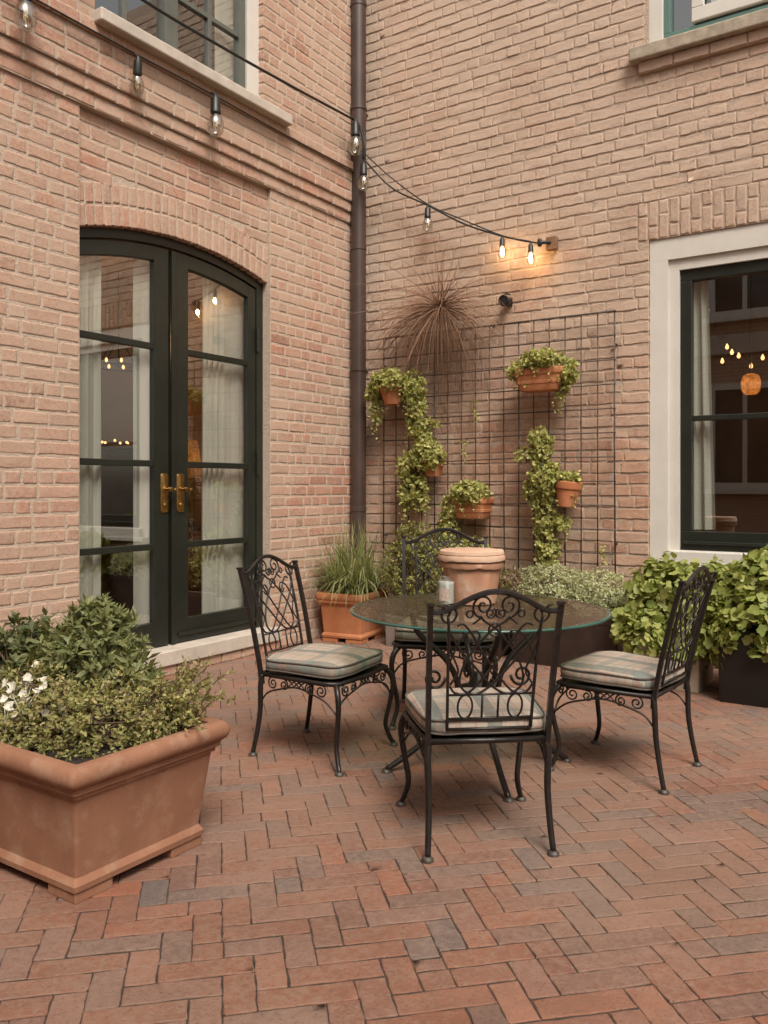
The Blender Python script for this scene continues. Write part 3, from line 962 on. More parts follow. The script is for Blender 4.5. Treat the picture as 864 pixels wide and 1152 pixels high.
# ------------------------------------------------------------------ string lights
def bulb(parent, p, s, lit, tilt=(0, 0)):
    """p = where the socket hangs from; s = total length"""
    T = Matrix.Translation(Vector(p)) @ Matrix.Rotation(tilt[0], 4, 'X') @ Matrix.Rotation(tilt[1], 4, 'Y')
    def put(prof, name, mt, par, seg=16, sm=.8):
        m = MB(); m.lathe([(r * s, z * s) for r, z in prof], (0, 0, 0), seg)
        m.v = [tuple(T @ Vector(q)) for q in m.v]
        return m.build(name, mt, par, smooth=sm)
    so = put([(.025, .02), (.05, 0), (.06, -.06), (.11, -.11), (.115, -.36), (.125, -.38), (.125, -.44), (.10, -.46)], 'socket', M['black'], parent)
    put([(.09, -.45), (.12, -.50), (.18, -.62), (.20, -.74), (.18, -.88), (.11, -.97), (.03, -1.0), (.004, -1.002)], 'bulb', M['bulb_glass'], so, 20, 9)
    m = MB()
    m.tube([(-.03 * s, 0, -.50 * s), (-.06 * s, 0, -.74 * s), (-.03 * s, .03 * s, -.80 * s), (.03 * s, -.03 * s, -.72 * s), (.06 * s, 0, -.78 * s), (.03 * s, 0, -.50 * s)], (.028 if lit else .008) * s, 6)
    m.v = [tuple(T @ Vector(q)) for q in m.v]
    m.build('filament', M['lit'] if lit else M['dim'], so, smooth=9)

J = (.20, -.235, 4.02)
s1 = empty('string_light', (0, 0, 0), label='black string of bulbs sagging from the drainpipe to the wall above the trellis', cat='string light')
p1 = [J, (.42, -.13, 3.76), (.765, -.12, 3.55), (1.10, -.12, 3.34), (1.437, -.12, 3.185), (1.675, -.12, 3.10), (1.76, -.10, 3.085)]
p2 = [(.20, -.22, 4.07), (.42, -.12, 3.84), (.765, -.115, 3.56), (1.10, -.11, 3.37), (1.437, -.115, 3.19), (1.675, -.12, 3.105)]
m = MB(); m.tube(cr(p1, 10), .0075, 6); m.tube(cr(p2, 10), .0055, 6)
m.tube(cr([J, (.21, -.235, 4.15), (.17, -.25, 4.30), (.14, -.29, 4.345)], 8), .011, 6)
m.tube(cr([(.14, -.29, 4.345), (.20, -.23, 4.25), (.22, -.235, 4.08), (.205, -.235, 3.93)], 8), .009, 6)
m.build('cable', M['cable'], s1, smooth=9)
bulb(s1, (.205, -.235, 3.99), .25, False)
bulb(s1, (.765, -.12, 3.545), .215, False)
bulb(s1, (1.437, -.12, 3.18), .17, True)
bulb(s1, (1.675, -.12, 3.095), .17, True)
s2 = empty('string_light', (0, 0, 0), label='thick black cable crossing in front of the upper window to the drainpipe', cat='string light')
m = MB(); m.tube(cr([(.15, -3.9, 4.42), (.15, -3.2, 4.32), (.15, -2.53, 4.262), (.15, -1.8, 4.27), (.15, -1.0, 4.30), (.14, -.29, 4.345)], 10), .011, 6)
m.build('cable', M['cable'], s2, smooth=9)
bulb(s2, (.16, -.29, 4.335), .30, False)
s3 = empty('string_light', (0, 0, 0), label='string of large dim bulbs hung along the brick ledge above the arched door', cat='string light')
m = MB(); m.tube(cr([(.10, -4.2, 3.935), (.10, -3.32, 3.94), (.10, -2.54, 3.935), (.10, -1.88, 3.94), (.10, -1.1, 3.93), (.10, -.25, 3.94)], 8), .006, 6)
for y, z in ((-3.335, 4.02), (-2.56, 3.93), (-1.90, 3.95)):
    m.tube(cr([(.10, y, z + .0), (.125, y + .01, z - .02), (.13, y, z - .05)], 4), .007, 6)
m.build('cable', M['cable'], s3, smooth=9)
bulb(s3, (.16, -3.335, 4.0), .30, False)
bulb(s3, (.14, -2.56, 3.90), .23, False, (.2, .3))
bulb(s3, (.14, -1.90, 3.925), .29, False)

br = empty('light_bracket', (1.80, 0, 3.09), label='small wooden bracket on the wall holding the end of the light string', cat='bracket')
m = MB(); m.box(-.035, .05, -.05, -.002, -.05, .05); m.build('block', M['wood'], br, bevel=.006)
m = MB(); m.tube([(-.06, -.10, .0), (-.02, -.085, 0), (.0, -.045, 0)], .014, 8); m.lathe([(.012, -.03), (.018, -.02), (.018, .02), (.012, .03)], (-.06, -.10, 0), 10)
m.build('clamp', M['black'], br, smooth=.8)
fx = empty('wall_spotlight', (1.441, 0, 2.69), label='small black spotlight fixed to the wall above the trellis', cat='spotlight')
m = MB(); m.box(-.03, .03, -.02, -.001, -.035, .035); m.build('base', M['black'], fx, bevel=.004)
m = MB()
m.loft([[(r * math.cos(2 * PI * k / 16), -y, r * math.sin(2 * PI * k / 16) - .0) for k in range(16)] for r, y in ((.016, .02), (.018, .05), (.045, .055), (.048, .10), (.040, .105), (.036, .098))])
m.tube([(-.035, -.05, .05), (0, -.06, .06), (.035, -.05, .05)], .006, 6)
m.build('lamp_head', M['black'], fx, smooth=.7)

# ------------------------------------------------------------------ trellis
tr = empty('wire_trellis', (.29, -.055, .58), label='square mesh metal wire trellis fixed to the pale brick wall', cat='trellis')
trg = random.Random(4)
TW, TH = 2.01, 1.935
for i in range(17):
    x = TW * i / 16
    m = MB(); j = trg.uniform(-.006, .006)
    m.tube([(x + j, 0, 0), (x - j * .5, trg.uniform(-.003, .003), TH * .5), (x, 0, TH)], .0048 if i not in (0, 16) else .006, 6)
    m.build('vertical_rod', M['rod'], tr, smooth=9)
for i in range(12):
    z = TH * i / 11
    m = MB(); s = trg.uniform(-.012, .012) if 0 < i < 11 else 0
    m.tube([(-.008, -.010, z + s * .4), (TW * .33, -.011, z - s), (TW * .66, -.009, z + s * .6), (TW + .012, -.010, z)], .0048 if i < 11 else .0065, 6)
    m.build('horizontal_rod', M['rod'], tr, smooth=9)
for x, z in ((.0, .25), (.0, 1.7), (TW, .25), (TW, 1.7), (1.02, TH)):
    m = MB(); m.tube([(x, 0, z), (x, .058, z)], .007, 6); m.build('standoff', M['rod'], tr)
# ------------------------------------------------------------------ wrought iron chairs
def make_chair():
    t = empty('patio_chair')
    I = M['iron']
    # seat frame and deck
    def hw(y): return .205 + (y + .21) / .42 * .03
    m = MB()
    loop = [(-.205, -.21, .382), (.205, -.21, .382), (.237, .15, .382), (.21, .215, .382), (0, .232, .382), (-.21, .215, .382), (-.237, .15, .382)]
    m.tube(loop, .011, 6, closed=True)
    m.build('seat_frame', I, t, smooth=9)
    m = MB()
    m.loft([[(-.2, -.205, z), (.2, -.205, z), (.232, .15, z), (.206, .21, z), (0, .226, z), (-.206, .21, z), (-.232, .15, z)] for z in (.379, .385)])
    m.build('seat_deck', I, t)
    # back: posts and camel crest
    def by(z):
        q = (z - .36) / .52
        return -.208 - .085 * q - .04 * q * q
    m = MB()
    for s in (-1, 1):
        pts = [(s * (.205 + .012 * k / 8), by(.335 + .525 * k / 8), .335 + .525 * k / 8) for k in range(9)]
        m.tube(pts, .0125, 4, rot=PI / 4)
        m.box(s * .217 - .012, s * .217 + .012, by(.86) - .012, by(.86) + .012, .857, .866)
    cs = [(-.213, .838), (-.19, .834), (-.15, .845), (-.09, .878), (-.04, .897), (0, .902), (.04, .897), (.09, .878), (.15, .845), (.19, .834), (.213, .838)]
    m.tube(cr([(x, by(z), z) for x, z in cs], 4), .0095, 6)
    m.build('back_frame', I, t, smooth=.8)
    # back panel: inner bars, rails, lattice of crossing curves and scrolls
    K = .00083
    def P(zx, zy, side=1):
        z = .902 - (zy - 70) * .00091
        return (side * (zx - 378) * K, by(z) - .002, z)
    m = MB(); m.k = .74
    for s in (-1, 1):
        m.tube(cr([P(205, 592, s), P(200, 400, s), P(195, 230, s), P(188, 160, s)], 6), .0085, 4, rot=PI / 4)
        m.tube(cr([P(188, 160, s), P(205, 132, s), P(222, 150, s), P(210, 178, s), P(180, 182, s), P(162, 160, s), P(172, 130, s), P(150, 118, s)], 6), .0055, 6)
        m.tube(cr([P(190, 205, s), P(235, 275, s), P(300, 345, s), P(378, 425, s), P(440, 458, s), P(492, 440, s), P(508, 395, s), P(480, 320, s), P(425, 250, s), P(378, 205, s), P(335, 180, s), P(318, 160, s)], 6), .0058, 6)
        m.tube(cr([P(205, 420, s), P(232, 452, s), P(285, 452, s), P(345, 395, s), P(420, 300, s), P(470, 225, s), P(505, 190, s), P(530, 196, s)], 6), .0055, 6)
        m.tube(cr([P(205, 330, s), P(250, 240, s), P(300, 215, s), P(320, 240, s), P(300, 265, s), P(280, 245, s)], 6), .005, 6)
        m.tube(cr([P(188, 215, s), P(212, 300, s), P(240, 370, s), P(210, 420, s)], 5), .005, 6)
        m.tube([P(zx, zy, s) for zx, zy in spiral(326, 122, 46, 8, PI * .5, 1.6, 40)], .0055, 6)
        m.tube([P(zx, zy, s) for zx, zy in spiral(274, 152, 13, 13, 0, 1, 16)], .0048, 6)
        m.tube([P(zx, zy, s) for zx, zy in spiral(357, 150, 22, 5, -PI * .3, 1.5, 26)], .0048, 6)
        m.tube(cr([P(290, 190, s), P(320, 168, s), P(326, 168, s)], 4), .005, 6)
        m.tube([P(275 + 30 * math.cos(a * PI / 9), 506 + 46 * math.sin(a * PI / 9), s) for a in range(18)], .0052, 6, closed=True)
        m.tube([P(345, 460, s), P(345, 552, s)], .0055, 6)
    m.tube([P(zx, zy) for zx, zy in spiral(378, 212, 24, 24, 0, 1, 20)], .0048, 6)
    for zy, r in ((460, .0055), (552, .006), (594, .0085)):
        m.tube([P(203, zy), P(553, zy)], r, 6)
    m.build('back_scrollwork', I, t, smooth=9)
    # apron scrolls under the seat
    def apron(A, B, e0, e1):
        A, B = Vector(A), Vector(B)
        L = (B - A).length; d = (B - A) / L
        def Q(s, z): return tuple(A + d * s + Vector((0, 0, z - .0)))
        m = MB(); m.k = .85
        m.tube(cr([Q(e0, .25), Q(.02, .30), Q(.09, .325), Q(L / 2, .345), Q(L - .09, .325), Q(L - .02, .30), Q(L + e1, .25)], 6), .005, 6)
        for s0, sg in ((.052, 1), (.118, -1), (L - .118, 1), (L - .052, -1)):
            sp = spiral(0, 0, .030 if abs(s0 - L / 2) > L * .35 else .024, .005, PI * .4, 1.6 * sg, 26)
            m.tube([Q(s0 + a, .348 + b) for a, b in sp], .0045, 6)
        for q in (-.028, 0, .028):
            m.tube(cr([Q(L / 2 + q - .022, .376), Q(L / 2 + q, .36), Q(L / 2 + q + .018, .343)], 4), .004, 6)
            m.tube(cr([Q(L / 2 + q + .022, .376), Q(L / 2 + q, .36), Q(L / 2 + q - .018, .343)], 4), .004, 6)
        m.build('apron_scrollwork', I, t, smooth=9)
    apron((-.215, .222, 0), (.215, .222, 0), -.020, .020)
    apron((-.208, -.19, 0), (-.236, .19, 0), -.024, .040)
    apron((.208, -.19, 0), (.236, .19, 0), -.024, .040)
    # legs
    def leg(path, rr):
        m = MB()
        pts = cr(path, 7)
        n = len(pts)
        m.tube(pts, [rr[0] + (rr[1] - rr[0]) * i / (n - 1) for i in range(n)], 8)
        l = m.build('leg', I, t, smooth=9)
        f = path[-1]
        m = MB(); m.lathe([(.017, 0), (.021, .003), (.020, .010), (.012, .018)], (f[0], f[1], 0), 14)
        m.build('foot_cap', M['foot'], l, smooth=.8)
    for s in (-1, 1):
        leg([(s * .205, .20, .380), (s * .232, .225, .345), (s * .240, .235, .29), (s * .228, .222, .20), (s * .215, .208, .11), (s * .228, .225, .045), (s * .240, .240, .014)], (.0135, .010))
        leg([(s * .203, -.205, .380), (s * .208, -.212, .33), (s * .205, -.216, .22), (s * .208, -.232, .11), (s * .214, -.252, .014)], (.0135, .0105))
    return t

def make_cushion():
    mb = MB()
    nu, nv = 64, 22
    def se(c, e): return math.copysign(abs(c) ** e, c)
    hx, hy, hz = .232, .222, .040
    for j in range(nv + 1):
        ph = -PI / 2 + PI * j / nv
        for i in range(nu):
            th_ = 2 * PI * i / nu
            ce = se(math.cos(ph), .38)
            x = hx * ce * se(math.cos(th_), .36); y = hy * ce * se(math.sin(th_), .36); z = hz * se(math.sin(ph), .75)
            x *= 1 + .06 * (y / hy)
            if z > 0: z *= 1 - .0 * abs(x)
            nn = noise.noise(Vector((x * 9, y * 9, z * 12)))
            z += .006 * nn; x += .003 * noise.noise(Vector((y * 20, z * 30, 3))); y += .003 * noise.noise(Vector((x * 20, z * 30, 7)))
            mb.v.append((x, y, z))
    for j in range(nv):
        for i in range(nu):
            a = j * nu + i; b = j * nu + (i + 1) % nu
            mb.f.append((a, b, b + nu, a + nu))
    o = mb.build('seat_cushion', M['plaid'], smooth=9)
    for zz in (.022, -.022):
        m = MB()
        pts = []
        for i in range(64):
            th_ = 2 * PI * i / 64
            x = hx * .985 * se(math.cos(th_), .36); y = hy * .985 * se(math.sin(th_), .36); x *= 1 + .06 * (y / hy)
            pts.append((x, y, zz + .006 * noise.noise(Vector((x * 9, y * 9, zz * 12)))))
        m.tube(pts, .0042, 6, closed=True)
        m.build('piping', M['piping'], o, smooth=9)
    return o

chair = make_chair()
cush = make_cushion()
spots = [
    ((2.856, -3.292, 0), 40, 1.0, 'black scrolled iron chair nearest the camera, seen from behind', 'plaid seat cushion on the chair nearest the camera'),
    ((1.862, -2.905, 0), -86, 1.0, 'black scrolled iron chair beside the arched door, left of the glass table', 'plaid seat cushion on the chair left of the table'),
    ((3.098, -2.335, 0), 86, 1.0, 'black scrolled iron chair turned side on before the right hand bushes', 'plaid seat cushion on the chair right of the table'),
    ((2.03, -2.07, 0), -151, 1.10, 'black scrolled iron chair behind the terracotta pot, on the far side of the table', 'pale seat cushion on the far chair, seen under the glass table'),
]
for i, (p, a, s, l1, l2) in enumerate(spots):
    c = chair if i == 0 else copy_tree(chair)
    c.location = p; c.rotation_euler = (0, 0, math.radians(a)); c.scale = (s, s, s)
    tag(c, l1, 'chair', 'wrought iron chairs round the table')
    k = cush if i == 0 else copy_tree(cush)
    k.location = (p[0], p[1], p[2] + .431 * s); k.rotation_euler = (0, 0, math.radians(a + (0, 3, -2, 2)[i])); k.scale = (s, s, s)
    tag(k, l2, 'cushion', 'plaid seat cushions on the chairs')

# ------------------------------------------------------------------ round glass table
TX, TY, TZ = 2.559, -2.690, .700
tb = empty('patio_table', (TX, TY, 0), label='round patio table with a pebbled glass top on a black iron pedestal', cat='table')
m = MB()
m.lathe([(.555, TZ - .011), (.569, TZ - .009), (.571, TZ - .005), (.569, TZ - .001), (.555, TZ)], (0, 0, 0), 72, False, False)
m.build('glass_rim', M['glass_edge'], tb, smooth=9)
m = MB()
m.lathe([(.0, TZ), (.2, TZ), (.4, TZ), (.556, TZ)], (0, 0, 0), 72, False, False)
m.build('glass_top', M['table_glass'], tb, smooth=9)
m = MB()
m.tube([(.30 * math.cos(2 * PI * k / 40), .30 * math.sin(2 * PI * k / 40), TZ - .021) for k in range(40)], .009, 6, closed=True)
m.tube([(.10 * math.cos(2 * PI * k / 24), .10 * math.sin(2 * PI * k / 24), .34) for k in range(24)], .010, 6, closed=True)
m.lathe([(.03, .26), (.045, .28), (.03, .33), (.05, .36), (.02, .42)], (0, 0, 0), 16)
m.build('base_ring', M['iron'], tb, smooth=.9)
for k in range(4):
    a = math.radians(44 + 90 * k)
    c, s = math.cos(a), math.sin(a)
    m = MB()
    pts = cr([(.30 * c, .30 * s, TZ - .02), (.27 * c, .27 * s, .60), (.14 * c, .14 * s, .47), (.095 * c, .095 * s, .34), (.16 * c, .16 * s, .20), (.30 * c, .30 * s, .085), (.415 * c, .415 * s, .012)], 7)
    m.tube(pts, .013, 8)
    sp = spiral(0, 0, .05, .008, PI, 1.6, 26)
    m.tube([((.20 + x) * c, (.20 + x) * s, .40 + z) for x, z in sp], .0065, 6)
    l = m.build('leg', M['iron'], tb, smooth=9)
    m = MB(); m.lathe([(.018, 0), (.022, .004), (.018, .012), (.012, .016)], (.415 * c, .415 * s, 0), 12); m.build('foot_cap', M['foot'], l, smooth=.8)

pt = empty('terracotta_pot', (2.445, -2.535, TZ + .001), label='weathered terracotta pot with a thick chipped rim standing on the glass table', cat='pot')
def chip(r, a, z, ch):
    n1 = noise.noise(Vector((math.cos(a) * 3.2, math.sin(a) * 3.2, z * 20))) + .6 * noise.noise(Vector((math.cos(a) * 9, math.sin(a) * 9, z * 30 + 5)))
    q = r * (1 + ch * 1.5 * n1)
    return (q * math.cos(a), q * math.sin(a), z + ch * .5 * n1)
m = MB()
rings = []
for r, z in ((.104, 0), (.112, .004), (.134, .175), (.134, .178), (.146, .180), (.149, .186), (.148, .205), (.140, .21), (.02, .21)):
    ch = .012 if .176 < z < .19 else .002
    rings.append([chip(r, 2 * PI * k / 72, z, ch) for k in range(72)])
m.loft(rings); m.build('pot_body', M['terracotta_table'], pt, smooth=.6)
m = MB()
rings = []
for r, z in ((.135, .2105), (.148, .2105), (.1555, .216), (.156, .222), (.153, .240), (.150, .244), (.152, .248), (.148, .262), (.140, .267), (.01, .2675)):
    ch = .011 if z < .223 else .005
    rings.append([chip(r, 2 * PI * k / 72, z, ch if z > .2106 else .002) for k in range(72)])
m.loft(rings); m.build('lid', M['terracotta_pale'], pt, smooth=.6)
jr = empty('glass_jar', (2.392, -2.683, TZ + .001), label='small clear glass jar with a paper label beside the terracotta pot', cat='jar')
pt.scale = (1, 1, .93)
m = MB(); m.lathe([(.0, .004), (.036, .002), (.041, .008), (.041, .098), (.034, .112), (.034, .118), (.037, .119), (.037, .132), (.034, .134), (.031, .133), (.031, .112), (.0375, .096), (.0375, .012), (.0, .010)], (0, 0, 0), 28, False, False)
m.build('jar_body', M['jar_glass'], jr, smooth=.8)
m = MB(); m.lathe([(.0, .0125), (.0365, .0125), (.0365, .108), (.0, .110)], (0, 0, 0), 24, False, False); m.build('contents', M['wax'], jr, smooth=.8)
m = MB()
a0 = math.atan2(-5.998 + 2.683, 4.27 - 2.392) - .25
m.loft([[(.0416 * math.cos(a0 - .62 + 1.24 * k / 10), .0416 * math.sin(a0 - .62 + 1.24 * k / 10), z) for k in range(11)] for z in (.024, .080)], False, False)
m.f = m.f[:]
m.f = [f for f in m.f if not (0 in f and 10 in f and 11 in f)]
m.build('paper_label', M['label'], jr, smooth=9)

# ------------------------------------------------------------------ planters
def planter(name, loc, rz, hx, hy, h, mat_, label, taper=.80, rim=.035, feet=True, parent_soil=True):
    t = empty(name, loc, rz, label=label, cat='planter')
    zb = .035 if feet else 0.0
    k = taper
    R = []
    def add(fr, out, z, r=.012):
        s = k + (1 - k) * fr
        R.append(rrect(hx * s - rim + out, hy * s - rim + out, r, z))
    H = h - zb
    add(0, -.005, zb); add(0, .012, zb + .002); add(0, .014, zb + .02); add(.03, .004, zb + .034); add(.04, 0, zb + .04)
    add(.85, 0, zb + H * .735); add(.86, .009, zb + H * .74, .012); add(.87, .010, zb + H * .775, .012); add(.88, .020, zb + H * .782, .012); add(.9, .021, zb + H * .826, .012)
    z0 = zb + H * .83; z1 = h
    for q in range(9):
        a = -PI / 2 + PI * q / 8
        R.append(rrect(hx - rim + .014 + (rim - .014) * math.cos(a), hy - rim + .014 + (rim - .014) * math.cos(a), .012 + .006 * math.cos(a), (z0 + z1) / 2 + (z1 - z0) / 2 * math.sin(a)))
    R.append(rrect(hx - rim - .012, hy - rim - .012, .01, z1 - .004)); R.append(rrect(hx - rim - .018, hy - rim - .018, .01, z1 - .09))
    m = MB(); m.loft(R, True, True)
    m.build('planter_body', mat_, t, smooth=.55)
    if feet:
        for sx in (-1, 1):
            for sy in (-1, 1):
                bx, by_ = sx * (hx * k - rim - .062), sy * (hy * k - rim - .062)
                m = MB(); m.box(bx - .068, bx + .068, by_ - .068, by_ + .068, 0, .0345)
                m.build('foot', mat_, t, bevel=.004)
    m = MB()
    n = 14
    sg = random.Random(9)
    X, Y = hx - rim - .019, hy - rim - .019
    for j in range(n + 1):
        for i in range(n + 1):
            e = 0 if i in (0, n) or j in (0, n) else 1
            m.v.append((-X + 2 * X * i / n, -Y + 2 * Y * j / n, h - .055 + e * sg.uniform(-.004, .02)))
    for j in range(n):
        for i in range(n):
            q = j * (n + 1) + i
            m.f.append((q, q + 1, q + n + 2, q + n + 1))
    m.build('soil', M['soil'], t, smooth=9)
    return t
planter('terracotta_planter', (1.78, -4.20, 0), 0, .435, .322, .43, M['terracotta'], 'large square terracotta planter with a rolled rim on the brick paving at lower left', taper=.90, rim=.042)
planter('terracotta_planter', (.265, -.47, 0), math.radians(8), .215, .245, .395, M['terracotta_hot'], 'smaller terracotta planter of strappy grass in the corner under the drainpipe', taper=.9, rim=.026)

def box_planter(name, loc, hx, hy, h, mat_, label, lip=.012):
    t = empty(name, loc, label=label, cat='planter')
    R = [rrect(hx * .95, hy * .95, .01, 0), rrect(hx * .955, hy * .955, .012, .004), rrect(hx * .98, hy * .98, .012, h - .05), rrect(hx, hy, .012, h - .048), rrect(hx, hy, .012, h - .004), rrect(hx - .004, hy - .004, .01, h),
         rrect(hx - lip - .01, hy - lip - .01, .01, h), rrect(hx - lip - .012, hy - lip - .012, .01, h - .06)]
    m = MB(); m.loft(R); m.build('planter_body', mat_, t, smooth=.6)
    m = MB(); m.quad((-hx + lip + .012, -hy + lip + .012, h - .04), (hx - lip - .012, -hy + lip + .012, h - .04), (hx - lip - .012, hy - lip - .012, h - .04), (-hx + lip + .012, hy - lip - .012, h - .04))
    m.build('soil', M['soil'], t)
    return t
box_planter('low_planter', (.80, -.44, 0), .15, .15, .24, M['grey_pot'], 'low grey cement planter beside the corner terracotta planter')
box_planter('low_planter', (1.34, -.32, 0), .27, .16, .26, M['brown_pot'], 'dark brown trough against the wall behind the far chair')
box_planter('planter', (2.11, -.36, 0), .39, .22, .37, M['brown_pot'], 'dark brown planter of silvery leaves under the right part of the trellis')
box_planter('planter', (2.83, -.57, 0), .23, .21, .36, M['cream'], 'cream planter between the right hand chair and the black planter')
box_planter('planter', (3.60, -.66, 0), .42, .27, .42, M['black_pot'], 'black planter of lime green leaves at the right edge below the window')

# ------------------------------------------------------------------ plants
def crown(lv, st, ell, n, per, ln, w, rg, cs=.03, spread=.9, up=.4, kind='leaf', inner=.55, roots=None, zmin=-9, fold=.18, stemr=.003):
    tot = sum(e[6] for e in ell)
    for _ in range(n):
        q = rg.uniform(0, tot)
        for e in ell:
            q -= e[6]
            if q <= 0: break
        d = rv(rg)
        r = inner + (1 - inner) * rg.random() ** .6
        r *= 1 + .18 * noise.noise(Vector((d.x * 2.2 + e[0] * 9, d.y * 2.2 + e[1] * 9, d.z * 2.2 + e[2] * 7)))
        p = Vector((e[0] + d.x * e[3] * r, e[1] + d.y * e[4] * r, e[2] + d.z * e[5] * r))
        if p.z < zmin: continue
        axis = (Vector((d.x, d.y, d.z)) + Vector((0, 0, up)) + rv(rg) * .35).normalized()
        if st is not None and roots and rg.random() < .3:
            b = Vector(rg.choice(roots))
            mid = (b + p) * .5 + rv(rg) * .03
            st.tube([b, mid, p], [stemr * 1.5, stemr, stemr * .6], 4)
        for k in range(per):
            dd = (axis * .6 + rv(rg) * spread).normalized()
            pp = p + rv(rg) * cs * rg.random()
            s = rg.uniform(.5, 1.25)
            nn = (axis + rv(rg) * .5).normalized()
            if kind == 'lobed':
                lv.lobed(pp, (dd - nn * dd.dot(nn) * .7).normalized(), nn, ln * s * .5, rg)
            else:
                lv.leaf(pp, dd, nn, ln * s, w * s, fold)

def plant(name, loc, label, cat, leafm, stemm, ell, n, per, ln, w, seed, group=None, roots=None, **kw):
    t = empty(name, loc, label=label, cat=cat, group=group)
    lv, st = MB(), MB()
    crown(lv, st, ell, n, per, ln, w, random.Random(seed), roots=roots or [(0, 0, 0)], **kw)
    lv.build('leaves', M[leafm], t, smooth=9)
    if st.v: st.build('stems', M[stemm], t, smooth=9)
    return t

PZ = .375
plant('leafy_shrub', (1.72, -4.08, PZ), 'upright leafy green shrub, tallest plant in the large terracotta planter', 'shrub', 'leaf_shrub', 'twig_dark',
      [(0, 0, .22, .19, .18, .22, 3), (.02, .0, .33, .10, .10, .13, 1.2), (.16, .02, .17, .12, .11, .14, 1)], 520, 11, .048, .015, 31, roots=[(-.04, 0, 0), (.05, .02, 0), (.02, -.04, 0)], cs=.012, spread=.8, up=.7)
plant('dark_bush', (1.47, -4.20, PZ), 'dark green bush at the far left of the large terracotta planter', 'shrub', 'leaf_dark', 'twig_dark',
      [(0, 0, .18, .16, .16, .20, 2), (-.02, .06, .26, .12, .12, .12, 1)], 260, 9, .042, .02, 32, cs=.02)
th_t = plant('thyme', (1.80, -4.22, PZ), 'fine leaved spreading herb filling the front of the large terracotta planter', 'herb', 'leaf_thyme', 'twig_dark',
      [(-.08, -.04, .07, .30, .21, .19, 4), (.14, .03, .07, .20, .20, .16, 2), (-.18, -.16, .04, .20, .12, .12, 2), (.02, .16, .08, .32, .12, .16, 2), (.26, .13, .10, .15, .14, .12, 1), (-.30, -.20, .08, .16, .12, .12, 1.5)],
      2600, 11, .0165, .0095, 33, roots=[(.1, 0, 0), (-.1, -.1, 0), (-.25, 0, 0), (.2, .1, 0)], cs=.028, zmin=.0, up=.6, inner=.4)
t = empty('yellow_sprigs', (2.05, -4.02, PZ), label='loose yellow green sprigs leaning over the right rim of the large planter', cat='herb')
lv, st = MB(), MB(); srg = random.Random(35)
for k in range(30):
    a = srg.uniform(-.5, 1.6); l = srg.uniform(.10, .24)
    b = Vector((srg.uniform(-.10, .05), srg.uniform(-.02, .1), 0))
    e = b + Vector((math.cos(a) * l * .9, math.sin(a) * l * .6, srg.uniform(.06, .27)))
    mid = (b + e) * .5 + Vector((0, 0, .05))
    pts = cr([b, mid, e], 6)
    st.tube(pts, .0016, 4)
    for p in pts[3:]:
        for q in range(3): lv.leaf(Vector(p) + rv(srg) * .006, (rv(srg) + Vector((0, 0, .3))).normalized(), rv(srg), srg.uniform(.014, .024), srg.uniform(.008, .014))
lv.build('leaves', M['leaf_thyme'], t, smooth=9); st.build('stems', M['twig_dark'], t, smooth=9)

fl = empty('white_flowers', (1.82, -4.37, PZ), label='white flowers blooming at the left of the large terracotta planter', cat='flowers')
frg = random.Random(36)
for (x, y, z, n_, s) in ((-.08, .0, .21, 9, .055), (-.13, .03, .18, 8, .05), (-.03, .05, .15, 6, .04), (-.16, -.03, .15, 7, .05), (-.08, -.06, .13, 5, .04), (.03, .08, .13, 4, .04), (.14, .22, .16, 2, .02)):
    lv = MB()
    for _ in range(n_):
        p = Vector((x + frg.gauss(0, s * .6), y + frg.gauss(0, s * .6), z + frg.gauss(0, s * .4)))
        ax_ = (Vector((.4, -.6, .8)) + rv(frg) * .7).normalized()
        sd = ax_.orthogonal().normalized(); ot = ax_.cross(sd)
        for k in range(5):
            a = 2 * PI * k / 5 + frg.random()
            d = (sd * math.cos(a) + ot * math.sin(a) + ax_ * .25).normalized()
            lv.leaf(p, d, ax_, .017 * frg.uniform(.7, 1.25), .017, .1, .05)
        lv.tube([(x * .7, y * .7, 0), tuple(Vector((x, y, z * .5))), tuple(p)], .0012, 4)
    lv.build('blossom', M['petal'], fl, smooth=9)

# strappy grass in the corner
t = empty('strap_leaf_plant', (.265, -.46, .34), label='tuft of long strap leaves growing in the corner terracotta planter', cat='plant')
lv = MB(); grg = random.Random(41)
for k in range(800):
    a = grg.uniform(0, 2 * PI); tilt = grg.random() ** .8 * .95
    d = Vector((math.cos(a) * tilt, math.sin(a) * tilt, 1))
    p = Vector((grg.gauss(0, .07), grg.gauss(0, .07), 0))
    p = p * 1.3; p.x = max(-.14, min(.14, p.x)); p.y = max(-.15, min(.15, p.y))
    lv.blade(p, d, grg.uniform(.24, .72), grg.uniform(.007, .015), grg.uniform(.6, 4.2), grg)
for v_i, v in enumerate(lv.v):
    if v[0] < -.24: lv.v[v_i] = (-.24 + (v[0] + .24) * .08, v[1], v[2])
lv.build('blades', M['leaf_grass'], t, smooth=9)
plant('boxwood', (.82, -.43, .20), 'dense small leaved bush in the low grey planter below the left of the trellis', 'bush', 'leaf_box', 'twig_dark',
      [(0, 0, .36, .21, .20, .34, 3), (.0, .02, .58, .17, .15, .20, 1.2), (.12, .06, .42, .16, .16, .28, 1), (-.14, -.04, .42, .12, .12, .20, .7)], 900, 9, .026, .015, 43, cs=.03, inner=.5, roots=[(0, 0, 0), (.05, .03, 0)])
plant('low_green_bush', (1.34, -.30, .22), 'bright small leaved bush behind the terracotta pot on the table', 'bush', 'leaf_ivy', 'twig_dark',
      [(-.08, 0, .30, .22, .13, .24, 2), (-.1, .05, .5, .15, .1, .12, .8), (.12, 0, .25, .16, .12, .2, 1)], 480, 9, .03, .02, 44, cs=.03)
